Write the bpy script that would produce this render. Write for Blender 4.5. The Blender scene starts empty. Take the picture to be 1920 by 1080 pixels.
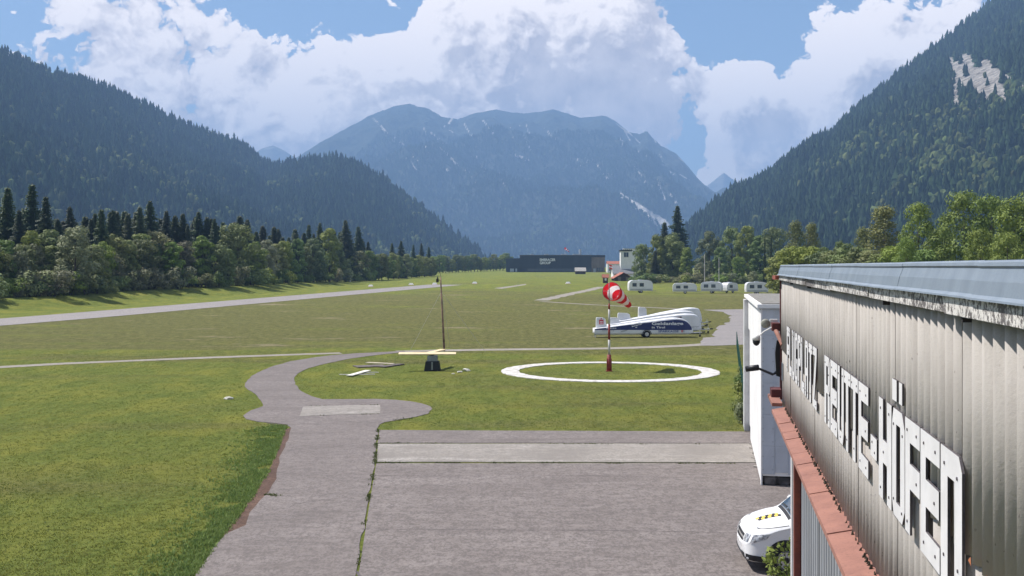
import bpy, bmesh, math, random
import numpy as np
from mathutils import Vector, Matrix, noise
from mathutils.bvhtree import BVHTree

R = math.radians
scene = bpy.context.scene
COL = scene.collection
random.seed(7)

# ------------------------------------------------------------------ camera
F, H, HX, HY = 2100.0, 6.7, 960.0, 500.0     # focal length and horizon in photo pixels, eye height in metres
cam_d = bpy.data.cameras.new('camera')
cam = bpy.data.objects.new('camera', cam_d)
COL.objects.link(cam)
cam.location = (0, 0, H)
cam.rotation_euler = (R(90), 0, 0)
cam_d.sensor_width = 36.0
cam_d.lens = F / 1920 * 36.0
cam_d.shift_y = -(540 - HY) / 1920
cam_d.clip_start = 0.05
cam_d.clip_end = 40000
scene.camera = cam

# ------------------------------------------------------------------ light
SUN_AZ, SUN_EL = 68.0, 56.0                    # degrees left of the view axis, above the horizon
S = Vector((-math.sin(R(SUN_AZ)) * math.cos(R(SUN_EL)), math.cos(R(SUN_AZ)) * math.cos(R(SUN_EL)), math.sin(R(SUN_EL))))
sun_d = bpy.data.lights.new('sun', 'SUN')
sun_d.energy = 4.8
sun_d.angle = R(0.5)
sun_d.color = (1.0, 0.95, 0.88)
sun = bpy.data.objects.new('sun', sun_d)
COL.objects.link(sun)
sun.rotation_euler = S.to_track_quat('Z', 'Y').to_euler()

scene.view_settings.view_transform = 'Standard'
scene.view_settings.look = 'None'
scene.view_settings.exposure = 0.70
scene.view_settings.gamma = 1.0
scene.view_settings.use_curve_mapping = False
cy = scene.cycles
cy.max_bounces = 5
cy.diffuse_bounces = 3
cy.glossy_bounces = 3
cy.transmission_bounces = 4
cy.transparent_max_bounces = 8
cy.volume_bounces = 0
cy.use_denoising = True
cy.use_adaptive_sampling = True
cy.adaptive_threshold = 0.02
cy.caustics_reflective = False
cy.caustics_refractive = False


# ------------------------------------------------------------------ node helper
class NT:
    def __init__(self, tree):
        self.t = tree
        self.n = tree.nodes
        self.l = tree.links

    def node(self, kind, props=None, **ins):
        nd = self.n.new(kind)
        for k, v in (props or {}).items():
            setattr(nd, k, v)
        for k, v in ins.items():
            self.set(nd, k.replace('_', ' '), v)
        return nd

    def set(self, nd, key, v):
        sock = nd.inputs[key] if not isinstance(key, str) or not key.isdigit() else nd.inputs[int(key)]
        if isinstance(v, bpy.types.NodeSocket):
            self.l.new(v, sock)
        else:
            sock.default_value = v

    def math(self, op, a, b=None, c=None, clamp=False):
        nd = self.n.new('ShaderNodeMath')
        nd.operation = op
        nd.use_clamp = clamp
        for i, v in enumerate((a, b, c)):
            if v is None:
                continue
            if isinstance(v, bpy.types.NodeSocket):
                self.l.new(v, nd.inputs[i])
            else:
                nd.inputs[i].default_value = v
        return nd.outputs[0]

    def vmath(self, op, a, b=None, scale=None):
        nd = self.n.new('ShaderNodeVectorMath')
        nd.operation = op
        for i, v in enumerate((a, b)):
            if v is None:
                continue
            if isinstance(v, bpy.types.NodeSocket):
                self.l.new(v, nd.inputs[i])
            else:
                nd.inputs[i].default_value = v
        if scale is not None:
            if isinstance(scale, bpy.types.NodeSocket):
                self.l.new(scale, nd.inputs['Scale'])
            else:
                nd.inputs['Scale'].default_value = scale
        return nd.outputs['Value'] if op in ('LENGTH', 'DISTANCE', 'DOT_PRODUCT') else nd.outputs['Vector']

    def noise(self, vec, scale, detail=4, rough=0.55, out='Fac', distortion=0.0):
        nd = self.n.new('ShaderNodeTexNoise')
        if vec is not None:
            self.l.new(vec, nd.inputs['Vector'])
        nd.inputs['Scale'].default_value = scale
        nd.inputs['Detail'].default_value = detail
        nd.inputs['Roughness'].default_value = rough
        nd.inputs['Distortion'].default_value = distortion
        return nd.outputs[0] if out == 'Fac' else nd.outputs[1]

    def ramp(self, fac, lo, hi, a=0.0, b=1.0, smooth=True):
        nd = self.n.new('ShaderNodeMapRange')
        nd.interpolation_type = 'SMOOTHSTEP' if smooth else 'LINEAR'
        self.l.new(fac, nd.inputs[0])
        for i, v in zip((1, 2, 3, 4), (lo, hi, a, b)):
            nd.inputs[i].default_value = v
        return nd.outputs[0]

    def mix(self, fac, a, b, mode='MIX'):
        nd = self.n.new('ShaderNodeMix')
        nd.data_type = 'RGBA'
        nd.blend_type = mode
        for i, v in ((0, fac), (6, a), (7, b)):
            if isinstance(v, bpy.types.NodeSocket):
                self.l.new(v, nd.inputs[i])
            else:
                nd.inputs[i].default_value = (*v, 1) if i and len(v) == 3 else v
        return nd.outputs[2]

    def pos(self):
        return self.n.new('ShaderNodeNewGeometry').outputs['Position']

    def obj(self):
        return self.n.new('ShaderNodeTexCoord').outputs['Object']

    def scaled(self, vec, s):
        return self.vmath('MULTIPLY', vec, s)


# ------------------------------------------------------------------ sky: clear sky with cumulus all round
def pdir(px, py):
    return Vector((px - HX, F, HY - py)).normalized()

w = bpy.data.worlds.new('World')
scene.world = w
w.use_nodes = True
nt = NT(w.node_tree)
nt.n.clear()
sky = nt.node('ShaderNodeTexSky', {'sky_type': 'NISHITA', 'sun_disc': False, 'sun_elevation': R(SUN_EL),
                                   'sun_rotation': R(-SUN_AZ), 'altitude': 850.0, 'air_density': 1.0,
                                   'dust_density': 0.6, 'ozone_density': 1.6})
tc = nt.node('ShaderNodeTexCoord')
D = tc.outputs['Generated']

# where the big cumulus stand and where the blue gaps are (direction, angular radius, weight)
BLOBS = [(640, 150, 200, .36), (400, 200, 190, .26), (960, 230, 260, .18), (880, 110, 190, .34), (1060, 60, 190, .36), (1180, 110, 140, .30),
         (1370, 190, 110, .34), (1450, 260, 110, .30), (1620, 120, 130, .36), (1560, 230, 110, .22), (230, 60, 150, .20),
         (1800, 60, 140, .2), (560, 260, 130, .26), (1350, 340, 60, .15),
         (560, 5, 120, -.40), (700, 40, 70, -.16), (1400, 30, 120, -.60), (1285, 250, 58, -.34), (1460, 120, 40, -.25),
         (1700, 55, 40, -.15), (120, 120, 100, -.12), (330, 100, 40, -.12)]

grp = bpy.data.node_groups.new('cumulus_density', 'ShaderNodeTree')
grp.interface.new_socket('Vector', in_out='INPUT', socket_type='NodeSocketVector')
grp.interface.new_socket('Density', in_out='OUTPUT', socket_type='NodeSocketFloat')
g = NT(grp)
gi = g.node('NodeGroupInput')
go = g.node('NodeGroupOutput')
gv = gi.outputs[0]
wv = g.vmath('SCALE', g.vmath('SUBTRACT', g.noise(gv, 7, 3, .5, 'Color'), (.5, .5, .5)), scale=0.09)
wv2 = g.vmath('SCALE', g.vmath('SUBTRACT', g.noise(gv, 24, 4, .6, 'Color'), (.5, .5, .5)), scale=0.045)
wp = g.vmath('ADD', g.vmath('ADD', gv, wv), wv2)
wp2 = g.scaled(wp, (1, 1, 1.35))
cov = None
for px, py, r, wt in BLOBS:
    d = g.vmath('DISTANCE', wp, tuple(pdir(px, py)))
    b = g.ramp(d, 0, r / F * 1.25, wt, 0)
    cov = b if cov is None else g.math('ADD', cov, b)
n1 = g.math('ADD', g.noise(wp2, 9, 10, .62), .075)
vo = g.node('ShaderNodeTexVoronoi', {'feature': 'SMOOTH_F1'}, Vector=wp2, Scale=26.0, Smoothness=.6)
vo2 = g.node('ShaderNodeTexVoronoi', {'feature': 'SMOOTH_F1'}, Vector=wp2, Scale=64.0, Smoothness=.5)
vo3 = g.node('ShaderNodeTexVoronoi', {'feature': 'SMOOTH_F1'}, Vector=wp2, Scale=150.0, Smoothness=.4)
bil = g.math('ADD', g.math('MULTIPLY', vo.outputs['Distance'], -.26), g.math('ADD', g.math('MULTIPLY', vo2.outputs['Distance'], -.15), g.math('MULTIPLY', vo3.outputs['Distance'], -.085)))
den = g.math('ADD', g.math('ADD', n1, bil), cov)
g.l.new(den, go.inputs[0])

def dens(vec):
    nd = nt.node('ShaderNodeGroup')
    nd.node_tree = grp
    nt.l.new(vec, nd.inputs[0])
    return nd.outputs[0]

d0 = dens(D)
up = Vector((-.55, .1, .8)).normalized()
d1 = dens(nt.vmath('ADD', D, tuple(up * .009)))
d2 = dens(nt.vmath('ADD', D, tuple(up * .04)))
alpha = nt.ramp(d0, .385, .435)
shade = nt.math('ADD', nt.math('MULTIPLY', nt.math('SUBTRACT', d0, d1), 1.9), nt.math('MULTIPLY', nt.math('SUBTRACT', d0, d2), 2.5))
thick = nt.ramp(d0, .45, .95, .10, -.22)
big = nt.math('MULTIPLY', nt.math('SUBTRACT', nt.noise(D, 16, 5, .55), .5), -1.3)
lit = nt.math('ADD', nt.math('ADD', nt.math('ADD', shade, .50), thick), big, clamp=True)
lit = nt.math('MAXIMUM', lit, nt.ramp(nt.noise(D, 30, 6, .6), .3, .7, .05, .42))
ccol = nt.mix(lit, (.40, .365, .385), (1.08, .97, .89))
bg1 = nt.node('ShaderNodeBackground', None, Color=sky.outputs[0], Strength=0.085)
bg2 = nt.node('ShaderNodeBackground', None, Color=ccol, Strength=1.0)
mx = nt.node('ShaderNodeMixShader')
zz = nt.node('ShaderNodeSeparateXYZ', None, Vector=D).outputs['Z']
alpha = nt.math('MULTIPLY', alpha, nt.ramp(zz, -.02, .02))
nt.l.new(alpha, mx.inputs[0])
nt.l.new(bg1.outputs[0], mx.inputs[1])
nt.l.new(bg2.outputs[0], mx.inputs[2])
wo = nt.node('ShaderNodeOutputWorld')
nt.l.new(mx.outputs[0], wo.inputs['Surface'])


# ------------------------------------------------------------------ ground height, pixel helper
KNEE, GRADE, FLAT = 150.0, 0.005, 1200.0       # the valley floor rises gently up the valley
def zg(y):
    return GRADE * (min(max(y, KNEE), FLAT) - KNEE)

def G(px, py):
    """ground point seen at a photo pixel"""
    s = (py - HY) / F
    y = H / s if s > 0 else 1e9
    if y > KNEE:
        y = (H + KNEE * GRADE) / (s + GRADE)
    if y > FLAT:
        y = FLAT
    return Vector(((px - HX) / F * y, y, zg(y)))

def hgt(y_px, Y):
    return H - (y_px - HY) / F * Y


# ------------------------------------------------------------------ materials
MATS = {}
def mat(name, col, rough=.7, var=0.0, vscale=3.0, bump=0.0, bscale=20.0, metal=0.0, spec=.4, col2=None, stretch=None, detail=5,
        world=False, lo=.35, hi=.65):
    """principled surface: base colour broken by noise towards col2, with fine relief"""
    if name in MATS:
        return MATS[name]
    m = bpy.data.materials.new(name)
    m.use_nodes = True
    t = NT(m.node_tree)
    b = t.n['Principled BSDF']
    b.inputs['Roughness'].default_value = rough
    b.inputs['Metallic'].default_value = metal
    b.inputs['Specular IOR Level'].default_value = spec
    vec = t.pos() if world else t.obj()
    if stretch:
        vec = t.scaled(vec, stretch)
    c2 = col2 or tuple(c * (1 - var) for c in col)
    if var or col2:
        f = t.ramp(t.noise(vec, vscale, detail, .6), lo, hi)
        t.l.new(t.mix(f, col, c2), b.inputs['Base Color'])
    else:
        b.inputs['Base Color'].default_value = (*col, 1)
    if bump:
        bp = t.node('ShaderNodeBump', None, Strength=bump, Distance=.02, Height=t.noise(vec, bscale, 4, .6))
        t.l.new(bp.outputs[0], b.inputs['Normal'])
    MATS[name] = m
    return m

def bsdf(name):
    m = bpy.data.materials.new(name)
    m.use_nodes = True
    MATS[name] = m
    t = NT(m.node_tree)
    return m, t, t.n['Principled BSDF']


# ------------------------------------------------------------------ mesh helper
class MB:
    def __init__(self):
        self.v, self.f, self.mi = [], [], []
        self.m = 0

    def add(self, verts, faces):
        o = len(self.v)
        self.v += [tuple(p) for p in verts]
        for f in faces:
            self.f.append([i + o for i in f])
            self.mi.append(self.m)
        return self

    def box(self, x0, x1, y0, y1, z0, z1):
        vs = [(x, y, z) for x in (x0, x1) for y in (y0, y1) for z in (z0, z1)]
        return self.add(vs, [(0, 1, 3, 2), (4, 6, 7, 5), (0, 4, 5, 1), (2, 3, 7, 6), (0, 2, 6, 4), (1, 5, 7, 3)])

    def prism(self, poly, fn, d0, d1):
        """poly: list of (a,b); fn(a,b,d)->xyz; extruded between d0 and d1"""
        n = len(poly)
        vs = [fn(a, b, d0) for a, b in poly] + [fn(a, b, d1) for a, b in poly]
        fs = [tuple(range(n))[::-1], tuple(range(n, 2 * n))]
        fs += [(i, (i + 1) % n, n + (i + 1) % n, n + i) for i in range(n)]
        return self.add(vs, fs)

    def tube(self, pts, rad, n=8, cap=True):
        pts = [Vector(p) for p in pts]
        if not hasattr(rad, '__len__'):
            rad = [rad] * len(pts)
        vs, fs = [], []
        for i, p in enumerate(pts):
            a = pts[min(i + 1, len(pts) - 1)] - pts[max(i - 1, 0)]
            a.normalize()
            u = a.orthogonal().normalized() if abs(a.z) > .99 else a.cross(Vector((0, 0, 1))).normalized()
            if abs(a.z) > .99:
                u = Vector((1, 0, 0))
            v = a.cross(u)
            for k in range(n):
                t = 2 * math.pi * k / n
                vs.append(p + (u * math.cos(t) + v * math.sin(t)) * rad[i])
        for i in range(len(pts) - 1):
            for k in range(n):
                fs.append((i * n + k, i * n + (k + 1) % n, (i + 1) * n + (k + 1) % n, (i + 1) * n + k))
        if cap:
            fs.append(tuple(range(n))[::-1])
            fs.append(tuple(range((len(pts) - 1) * n, len(pts) * n)))
        return self.add(vs, fs)

    def grid(self, P, closed_u=False):
        """P: array (nu, nv, 3)"""
        nu, nv = len(P), len(P[0])
        vs = [tuple(P[i][j]) for i in range(nu) for j in range(nv)]
        fs = []
        for i in range(nu if closed_u else nu - 1):
            for j in range(nv - 1):
                a, b = i * nv + j, ((i + 1) % nu) * nv + j
                fs.append((a, b, b + 1, a + 1))
        return self.add(vs, fs)

    def mesh(self, name, mats=None, smooth=False, bevel=0):
        me = bpy.data.meshes.new(name)
        me.from_pydata(self.v, [], self.f)
        for m in (mats if isinstance(mats, (list, tuple)) else [mats]):
            if m:
                me.materials.append(m)
        if any(self.mi):
            me.polygons.foreach_set('material_index', self.mi)
        bm = bmesh.new()
        bm.from_mesh(me)
        bmesh.ops.recalc_face_normals(bm, faces=bm.faces)
        if bevel:
            bmesh.ops.bevel(bm, geom=[e for e in bm.edges if len(e.link_faces) == 2 and e.calc_face_angle(0) > .5],
                            offset=bevel, segments=2, affect='EDGES', clamp_overlap=True)
        bm.to_mesh(me)
        bm.free()
        if smooth:
            me.polygons.foreach_set('use_smooth', [True] * len(me.polygons))
        me.update()
        return me

    def build(self, name, mats, parent=None, smooth=False, bevel=0, loc=None, rz=0):
        return link(name, self.mesh(name, mats, smooth, bevel), parent, loc, rz)

def link(name, me, parent=None, loc=None, rz=0, scale=None, rot=None):
    o = bpy.data.objects.new(name, me)
    COL.objects.link(o)
    o.parent = parent
    if loc is not None:
        o.location = loc
    if rot is not None:
        o.rotation_euler = rot
    elif rz:
        o.rotation_euler = (0, 0, rz)
    if scale is not None:
        o.scale = scale if hasattr(scale, '__len__') else (scale,) * 3
    return o

def tag(o, label=None, cat=None, group=None, kind=None):
    if label:
        o['label'] = label
    if cat:
        o['category'] = cat
    if group:
        o['group'] = group
    if kind:
        o['kind'] = kind
    return o

def empty(name, loc=(0, 0, 0), rz=0):
    o = bpy.data.objects.new(name, None)
    COL.objects.link(o)
    o.location = loc
    o.rotation_euler = (0, 0, rz)
    o.empty_display_size = .3
    return o

def np_mesh(name, V, faces_idx, loop_n, mats, cols=None, smooth=False):
    """fast mesh from arrays; faces all with loop_n corners"""
    me = bpy.data.meshes.new(name)
    nv, nf = len(V), len(faces_idx)
    me.vertices.add(nv)
    me.vertices.foreach_set('co', np.asarray(V, dtype=np.float32).ravel())
    me.loops.add(nf * loop_n)
    me.loops.foreach_set('vertex_index', np.asarray(faces_idx, dtype=np.int32).ravel())
    me.polygons.add(nf)
    me.polygons.foreach_set('loop_start', np.arange(0, nf * loop_n, loop_n, dtype=np.int32))
    me.polygons.foreach_set('use_smooth', np.full(nf, smooth, dtype=bool))
    for m in (mats if isinstance(mats, (list, tuple)) else [mats]):
        me.materials.append(m)
    if cols is not None:
        a = me.color_attributes.new('tint', 'FLOAT_COLOR', 'POINT')
        c = np.ones((nv, 4), dtype=np.float32)
        c[:, :3] = cols
        a.data.foreach_set('color', c.ravel())
    me.update()
    me.validate()
    return me

def text_mesh(txt, size, mats, extrude=.004, width=None, spacing=1.0, name='lettering', bold=.0):
    cu = bpy.data.curves.new(name, 'FONT')
    cu.body = txt
    cu.size = size
    cu.extrude = extrude
    cu.resolution_u = 3
    cu.space_character = spacing
    cu.offset = size * bold
    o = bpy.data.objects.new(name, cu)
    me = bpy.data.meshes.new_from_object(o)
    bpy.data.objects.remove(o)
    n = len(me.vertices)
    co = np.zeros(n * 3, dtype=np.float32)
    me.vertices.foreach_get('co', co)
    co = co.reshape(-1, 3)
    co[:, 0] -= co[:, 0].min()
    if width:
        co[:, 0] *= width / co[:, 0].max()
    me.vertices.foreach_set('co', co.ravel())
    me.materials.clear()
    me.materials.append(mats)
    me.update()
    return me

ORD = ['first', 'second', 'third', 'fourth', 'fifth', 'sixth', 'seventh', 'eighth', 'ninth', 'tenth', 'eleventh', 'twelfth',
       'thirteenth', 'fourteenth', 'fifteenth', 'sixteenth', 'seventeenth', 'eighteenth', 'nineteenth']
TENS = {2: 'twent', 3: 'thirt', 4: 'fort', 5: 'fift', 6: 'sixt', 7: 'sevent', 8: 'eight', 9: 'ninet'}
def ordinal(i):
    n = i + 1
    if n < 20:
        return ORD[n - 1]
    t, u = divmod(n, 10)
    return TENS[t] + 'ieth' if u == 0 else TENS[t] + 'y-' + ORD[u - 1]
HAZE = 1.65e-4
# ================================================================== SETTING
# ---- grass
m_grass, t, b = bsdf('grass_ground')
P = t.pos()
xyz = t.node('ShaderNodeSeparateXYZ', None, Vector=P)
Yc = xyz.outputs['Y']
big = t.noise(t.scaled(P, (1, .55, 1)), .045, 5, .6)
med = t.noise(t.scaled(P, (1, .5, 1)), .35, 5, .65)
fin = t.math('ADD', t.math('MULTIPLY', t.noise(P, 5.5, 5, .75), .6), t.math('MULTIPLY', t.noise(t.scaled(P, (1, .35, 1)), 1.6, 4, .7), .4))
strk = t.noise(t.scaled(P, (.12, .9, 1)), .22, 4, .6)
green = t.mix(t.ramp(fin, .38, .62), (.090, .119, .023), (.174, .201, .044))
yell = t.mix(t.ramp(med, .42, .68), green, (.20, .205, .040))
dryc = t.mix(t.ramp(fin, .40, .60), (.076, .078, .026), (.172, .165, .060))
midf = t.math('MULTIPLY', t.ramp(Yc, 70, 105), t.ramp(Yc, 330, 190))
RWN = (G(836, 534) - G(0, 604)).normalized()
beyond = t.ramp(t.vmath('DOT_PRODUCT', t.vmath('SUBTRACT', P, tuple(G(0, 604))), (-RWN.y, RWN.x, 0)), 4, 9)
midf = t.math('MULTIPLY', midf, t.math('SUBTRACT', 1.0, beyond))
midf = t.math('ADD', t.math('MULTIPLY', midf, .17), t.math('MULTIPLY', t.ramp(Yc, 45, 30), -.02))
dryn = t.math('ADD', t.math('ADD', t.math('MULTIPLY', big, .5), t.math('MULTIPLY', strk, .5)), midf)
dryn = t.math('SUBTRACT', dryn, t.math('MULTIPLY', beyond, .12))
dry = t.ramp(dryn, .46, .66, 0, .95)
c = t.mix(dry, yell, dryc)
bare = t.math('MULTIPLY', t.ramp(t.noise(t.scaled(P, (.35, .8, 1)), .16, 6, .7), .60, .68), t.ramp(midf, .03, .12))
c = t.mix(t.math('MULTIPLY', bare, .75), c, (.30, .25, .17))
t.l.new(c, b.inputs['Base Color'])
b.inputs['Roughness'].default_value = .95
b.inputs['Specular IOR Level'].default_value = .1
bp = t.node('ShaderNodeBump', None, Strength=.9, Distance=.08, Height=t.math('ADD', fin, t.noise(P, 22, 3, .7)))
t.l.new(bp.outputs[0], b.inputs['Normal'])

def asphalt(name, c1, c2, stain):
    m, t, b = bsdf(name)
    P = t.pos()
    a = t.noise(P, .35, 6, .65)
    s = t.noise(t.scaled(P, (.22, 1, 1)), .9, 7, .68, distortion=.6)
    f = t.math('ADD', t.math('MULTIPLY', t.noise(t.scaled(P, (1, .55, 1)), 14, 4, .85), .6), t.math('MULTIPLY', t.noise(P, 3.2, 4, .75), .4))
    c = t.mix(t.ramp(a, .32, .68), c1, c2)
    c = t.mix(t.ramp(s, .48, .66, 0, .75), c, stain)
    c = t.mix(t.ramp(f, .42, .58, 0, .85), c, tuple(x * .62 for x in c1))
    t.l.new(c, b.inputs['Base Color'])
    b.inputs['Roughness'].default_value = .9
    b.inputs['Specular IOR Level'].default_value = .25
    bp = t.node('ShaderNodeBump', None, Strength=.35, Distance=.01, Height=f)
    t.l.new(bp.outputs[0], b.inputs['Normal'])
    return m

m_asph = asphalt('old_asphalt', (.180, .156, .148), (.224, .196, .186), (.142, .123, .116))
m_asph2 = asphalt('apron_asphalt', (.170, .147, .139), (.212, .185, .175), (.25, .220, .209))
m_run = asphalt('runway_asphalt', (.28, .258, .25), (.33, .303, .295), (.24, .22, .215))
m_conc = asphalt('weathered_concrete', (.30, .275, .25), (.20, .18, .165), (.40, .372, .345))
m_track = asphalt('gravel_track', (.33, .30, .265), (.28, .25, .205), (.22, .20, .135))
m_gravel = asphalt('grey_gravel', (.28, .258, .254), (.23, .213, .21), (.33, .308, .296))
m_soil = asphalt('bare_soil', (.095, .055, .040), (.15, .09, .065), (.07, .045, .035))

# ---- ground sheet
ys = [-400, -60, -10, 10, 25, 45, 70, 100, 125, 150, 180, 230, 300, 400, 550, 750, 1000, 1200, 1600, 2500, 4000, 6500, 9200, 12000]
xs = [-7800, -3000, -1000, -400, -200, -120, -60, -30, 0, 30, 60, 120, 200, 400, 1000, 3000, 7800]
gnd = MB().grid([[(x, y, zg(y)) for y in ys] for x in xs]).build('ground', m_grass)
tag(gnd, kind='structure')

def resample(pts, step):
    out = []
    n = len(pts)
    for i in range(n):
        a, c = pts[i], pts[(i + 1) % n]
        k = max(1, int((c - a).length / step))
        out += [a.lerp(c, j / k) for j in range(k)]
    return out

def sheet(name, pts, m, top, thick=0.0, wob=0.0, step=2.0, label=None):
    """flat paving polygon lying on the ground, its edge a little uneven"""
    pts = [Vector((p[0], p[1], 0)) for p in pts]
    if wob:
        pts = resample(pts, step)
        pts = [p + Vector((noise.noise(p * .9), noise.noise(p * .9 + Vector((7, 3, 1))), 0)) * wob for p in pts]
    mb = MB()
    n = len(pts)
    mb.add([(p.x, p.y, zg(p.y) + top) for p in pts] + [(p.x, p.y, zg(p.y) - .05) for p in pts],
           [tuple(range(n))] + [(i, n + i, n + (i + 1) % n, (i + 1) % n) for i in range(n)])
    me = mb.mesh(name, m)
    o = link(name, me)
    tag(o, kind='structure')
    return o

def strip(name, px, width, m, top, wob=.15):
    """a path of given width through ground points"""
    pts = [G(*p) if len(p) == 2 else Vector(p) for p in px]
    dense = []
    for a, c in zip(pts, pts[1:]):
        k = max(1, int((c - a).length / 3))
        dense += [a.lerp(c, j / k) for j in range(k)]
    dense.append(pts[-1])
    L, Rr = [], []
    for i, p in enumerate(dense):
        d = dense[min(i + 1, len(dense) - 1)] - dense[max(i - 1, 0)]
        d.z = 0
        d.normalize()
        nrm = Vector((-d.y, d.x, 0))
        w1 = width / 2 + wob * noise.noise(p * .35) * 2
        w2 = width / 2 + wob * noise.noise(p * .35 + Vector((9, 2, 4))) * 2
        L.append(p + nrm * w1)
        Rr.append(p - nrm * w2)
    P = [[(q.x, q.y, zg(q.y) + top) for q in (a, a.lerp(c, .5), c)] for a, c in zip(L, Rr)]
    o = MB().grid(P).build(name, m)
    tag(o, kind='structure')
    return o

# ---- taxiway and apron
lane_left = [(205, 1438), (368, 1076), (386, 1052), (401, 1027), (421, 1003), (462, 986), (466, 962), (490, 938), (515, 909), (520, 880),
             (524, 858), (536, 838), (546, 803), (540, 797), (515, 794), (486, 791), (462, 786), (456, 780), (470, 770), (495, 762), (490, 752),
             (479, 740), (461, 728), (460, 719), (470, 707), (487, 697), (514, 686), (544, 678), (585, 671), (625, 666), (665, 663), (707, 661), (760, 658)]
lane_right = [(760, 660.5), (715, 665), (686, 668.5), (655, 673), (625, 679), (595, 686), (572, 693), (558, 701), (552, 708), (554, 721),
              (561, 731), (572, 738), (586, 744), (605, 749), (666, 749), (705, 748.5), (739, 750), (770, 753), (792, 757), (806, 762), (810, 767), (802, 776),
              (780, 782), (747, 788), (722, 792), (711, 796), (708, 806), (706, 832), (702.5, 868), (690, 940), (668, 1076), (605, 1438)]
poly_lane = [G(*p) for p in lane_left + lane_right]
sheet('taxiway', poly_lane, m_asph, .020, wob=.10, step=.8)
GAP = .055
def ap(px, py, dx=0):
    p = G(px, py)
    return Vector((p.x + dx, p.y, 0))
yb1, yb2 = G(700, 832).y, G(700, 868.5).y
ygr = G(700, 806).y
band1 = [ap(706.3, 831, GAP), ap(708.5, 807, GAP), (ap(1445, 810)), Vector((17, ygr - .6, 0)), Vector((17, yb1 + .06, 0))]
sheet('apron_edge', band1, m_asph, .018, wob=.05, step=1.5)
conc = [ap(703, 867, GAP), ap(706, 833, GAP), Vector((11.0, yb1 - .06, 0)), Vector((10.35, yb2 + .05, 0))]
sheet('concrete_strip', conc, m_conc, .026, wob=.025, step=.7)
conc2 = [Vector((11.06, yb1 - .06, 0)), Vector((16, yb1 - .06, 0)), Vector((16, yb2 + .05, 0)), Vector((10.41, yb2 + .05, 0))]
sheet('apron_corner', conc2, m_asph, .018)
apron = [ap(668, 1076, GAP), ap(690, 940, GAP), ap(702.5, 869.5, GAP), Vector((10.3, yb2 - .04, 0)), Vector((40, yb2 - .04, 0)), Vector((40, 4, 0)), Vector((-9, 4, 0)), G(605, 1438) + Vector((GAP, 0, 0))]
sheet('apron', apron, m_asph2, .019)
sheet('concrete_slab', [G(562, 781), G(569, 762.5), G(713, 760), G(713, 776.5)], m_conc, .030, wob=.02, step=.6)
# mended seams of the apron: thin bitumen lines
m_tar = mat('bitumen', (.10, .085, .085), .8, .3, 4)
def seam(px, wd=.035, top=.0225):
    return strip('tar_seam', px, wd, m_tar, top, wob=.02)
seam([(698, 893), (900, 894.5), (1100, 893), (1300, 896), (1424, 903)], .03)
seam([(686, 993), (900, 995), (1150, 996), (1400, 1001)], .025)
seam([(668, 1073), (676, 1085), (690, 1100)], .07)
seam([(548, 947), (600, 940), (690, 929)], .02, .0245)
seam([(500, 794), (543, 800)], .06, .0245)

# ---- soil washed out along the lane
sheet('soil_edge', [G(*p) for p in [(552, 800), (540, 840), (528, 862), (524, 912), (476, 962), (470, 990), (425, 1006), (406, 1014), (436, 978), (478, 926),
                                    (505, 880), (522, 838), (534, 806)]], m_soil, .008, wob=.08, step=.5)
sheet('soil_edge', [G(*p) for p in [(380, 1080), (404, 1028), (392, 1030), (366, 1078)]], m_soil, .008, wob=.05, step=.4)

# ---- runway, tracks, gravel
RW_A, RW_B = G(0, 604), G(836, 534)
rd = (RW_B - RW_A).normalized()
rn = Vector((-rd.y, rd.x, 0))
rp = []
for k in range(0, 61):
    p = RW_A + rd * (-260 + (RW_B - RW_A).length * k / 60 + 260 * k / 60)
    rp.append([(q.x, q.y, zg(q.y) + .035) for q in (p - rn * 5.6, p, p + rn * 5.6)])
tag(MB().grid(rp).build('runway', m_run), kind='structure')
strip('field_track', [(-300, 706), (0, 688.5), (120, 682), (250, 677), (380, 671), (470, 668), (560, 664.5), (640, 662.5)], 1.5, m_track, .014, .25)
strip('field_track', [(745, 659.5), (830, 657.5), (900, 656.5), (1020, 655), (1140, 653.5), (1230, 651), (1290, 648), (1345, 644), (1390, 640)], 1.9, m_track, .014, .25)
sheet('gravel_yard', [G(*p) for p in [(1300, 648), (1345, 648.5), (1410, 646), (1470, 646), (1470, 582), (1400, 580), (1320, 581), (1352, 585), (1366, 592),
                                      (1362, 604), (1340, 618), (1342, 626), (1318, 637)]], m_gravel, .016, wob=.8, step=2)
strip('gravel_path', [(1128, 538), (1105, 544), (1080, 549), (1045, 556.5), (1014, 563.5)], 2.7, m_track, .022, .35)
strip('gravel_path', [(1016, 565.5), (1060, 568.5), (1110, 571.5), (1200, 576), (1310, 581)], 1.6, m_track, .026, .3)
sheet('worn_patch', [G(*p) for p in [(926, 540.5), (985, 532.5), (988, 534), (940, 541.5)]], m_track, .016, wob=.5, step=4)

# ================================================================== HILLS AND MOUNTAINS
def interp(tab, x):
    xs_ = [p[0] for p in tab]
    return np.array([np.interp(x, xs_, [p[k] for p in tab]) for k in range(1, len(tab[0]))])

def fbm(x, y, s, oct=5, seed=0.0):
    v, a, tot = 0.0, 1.0, 0.0
    for o in range(oct):
        v += a * noise.noise(Vector((x * s, y * s, seed + o * 3.7)))
        tot += a
        a *= .5
        s *= 2.03
    return v / tot

def ridged(x, y, s, oct=5, seed=0.0):
    v, a, tot = 0.0, 1.0, 0.0
    for o in range(oct):
        v += a * (1 - abs(noise.noise(Vector((x * s, y * s, seed + o * 5.1)))) * 2)
        tot += a
        a *= .52
        s *= 2.1
    return v / tot

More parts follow.
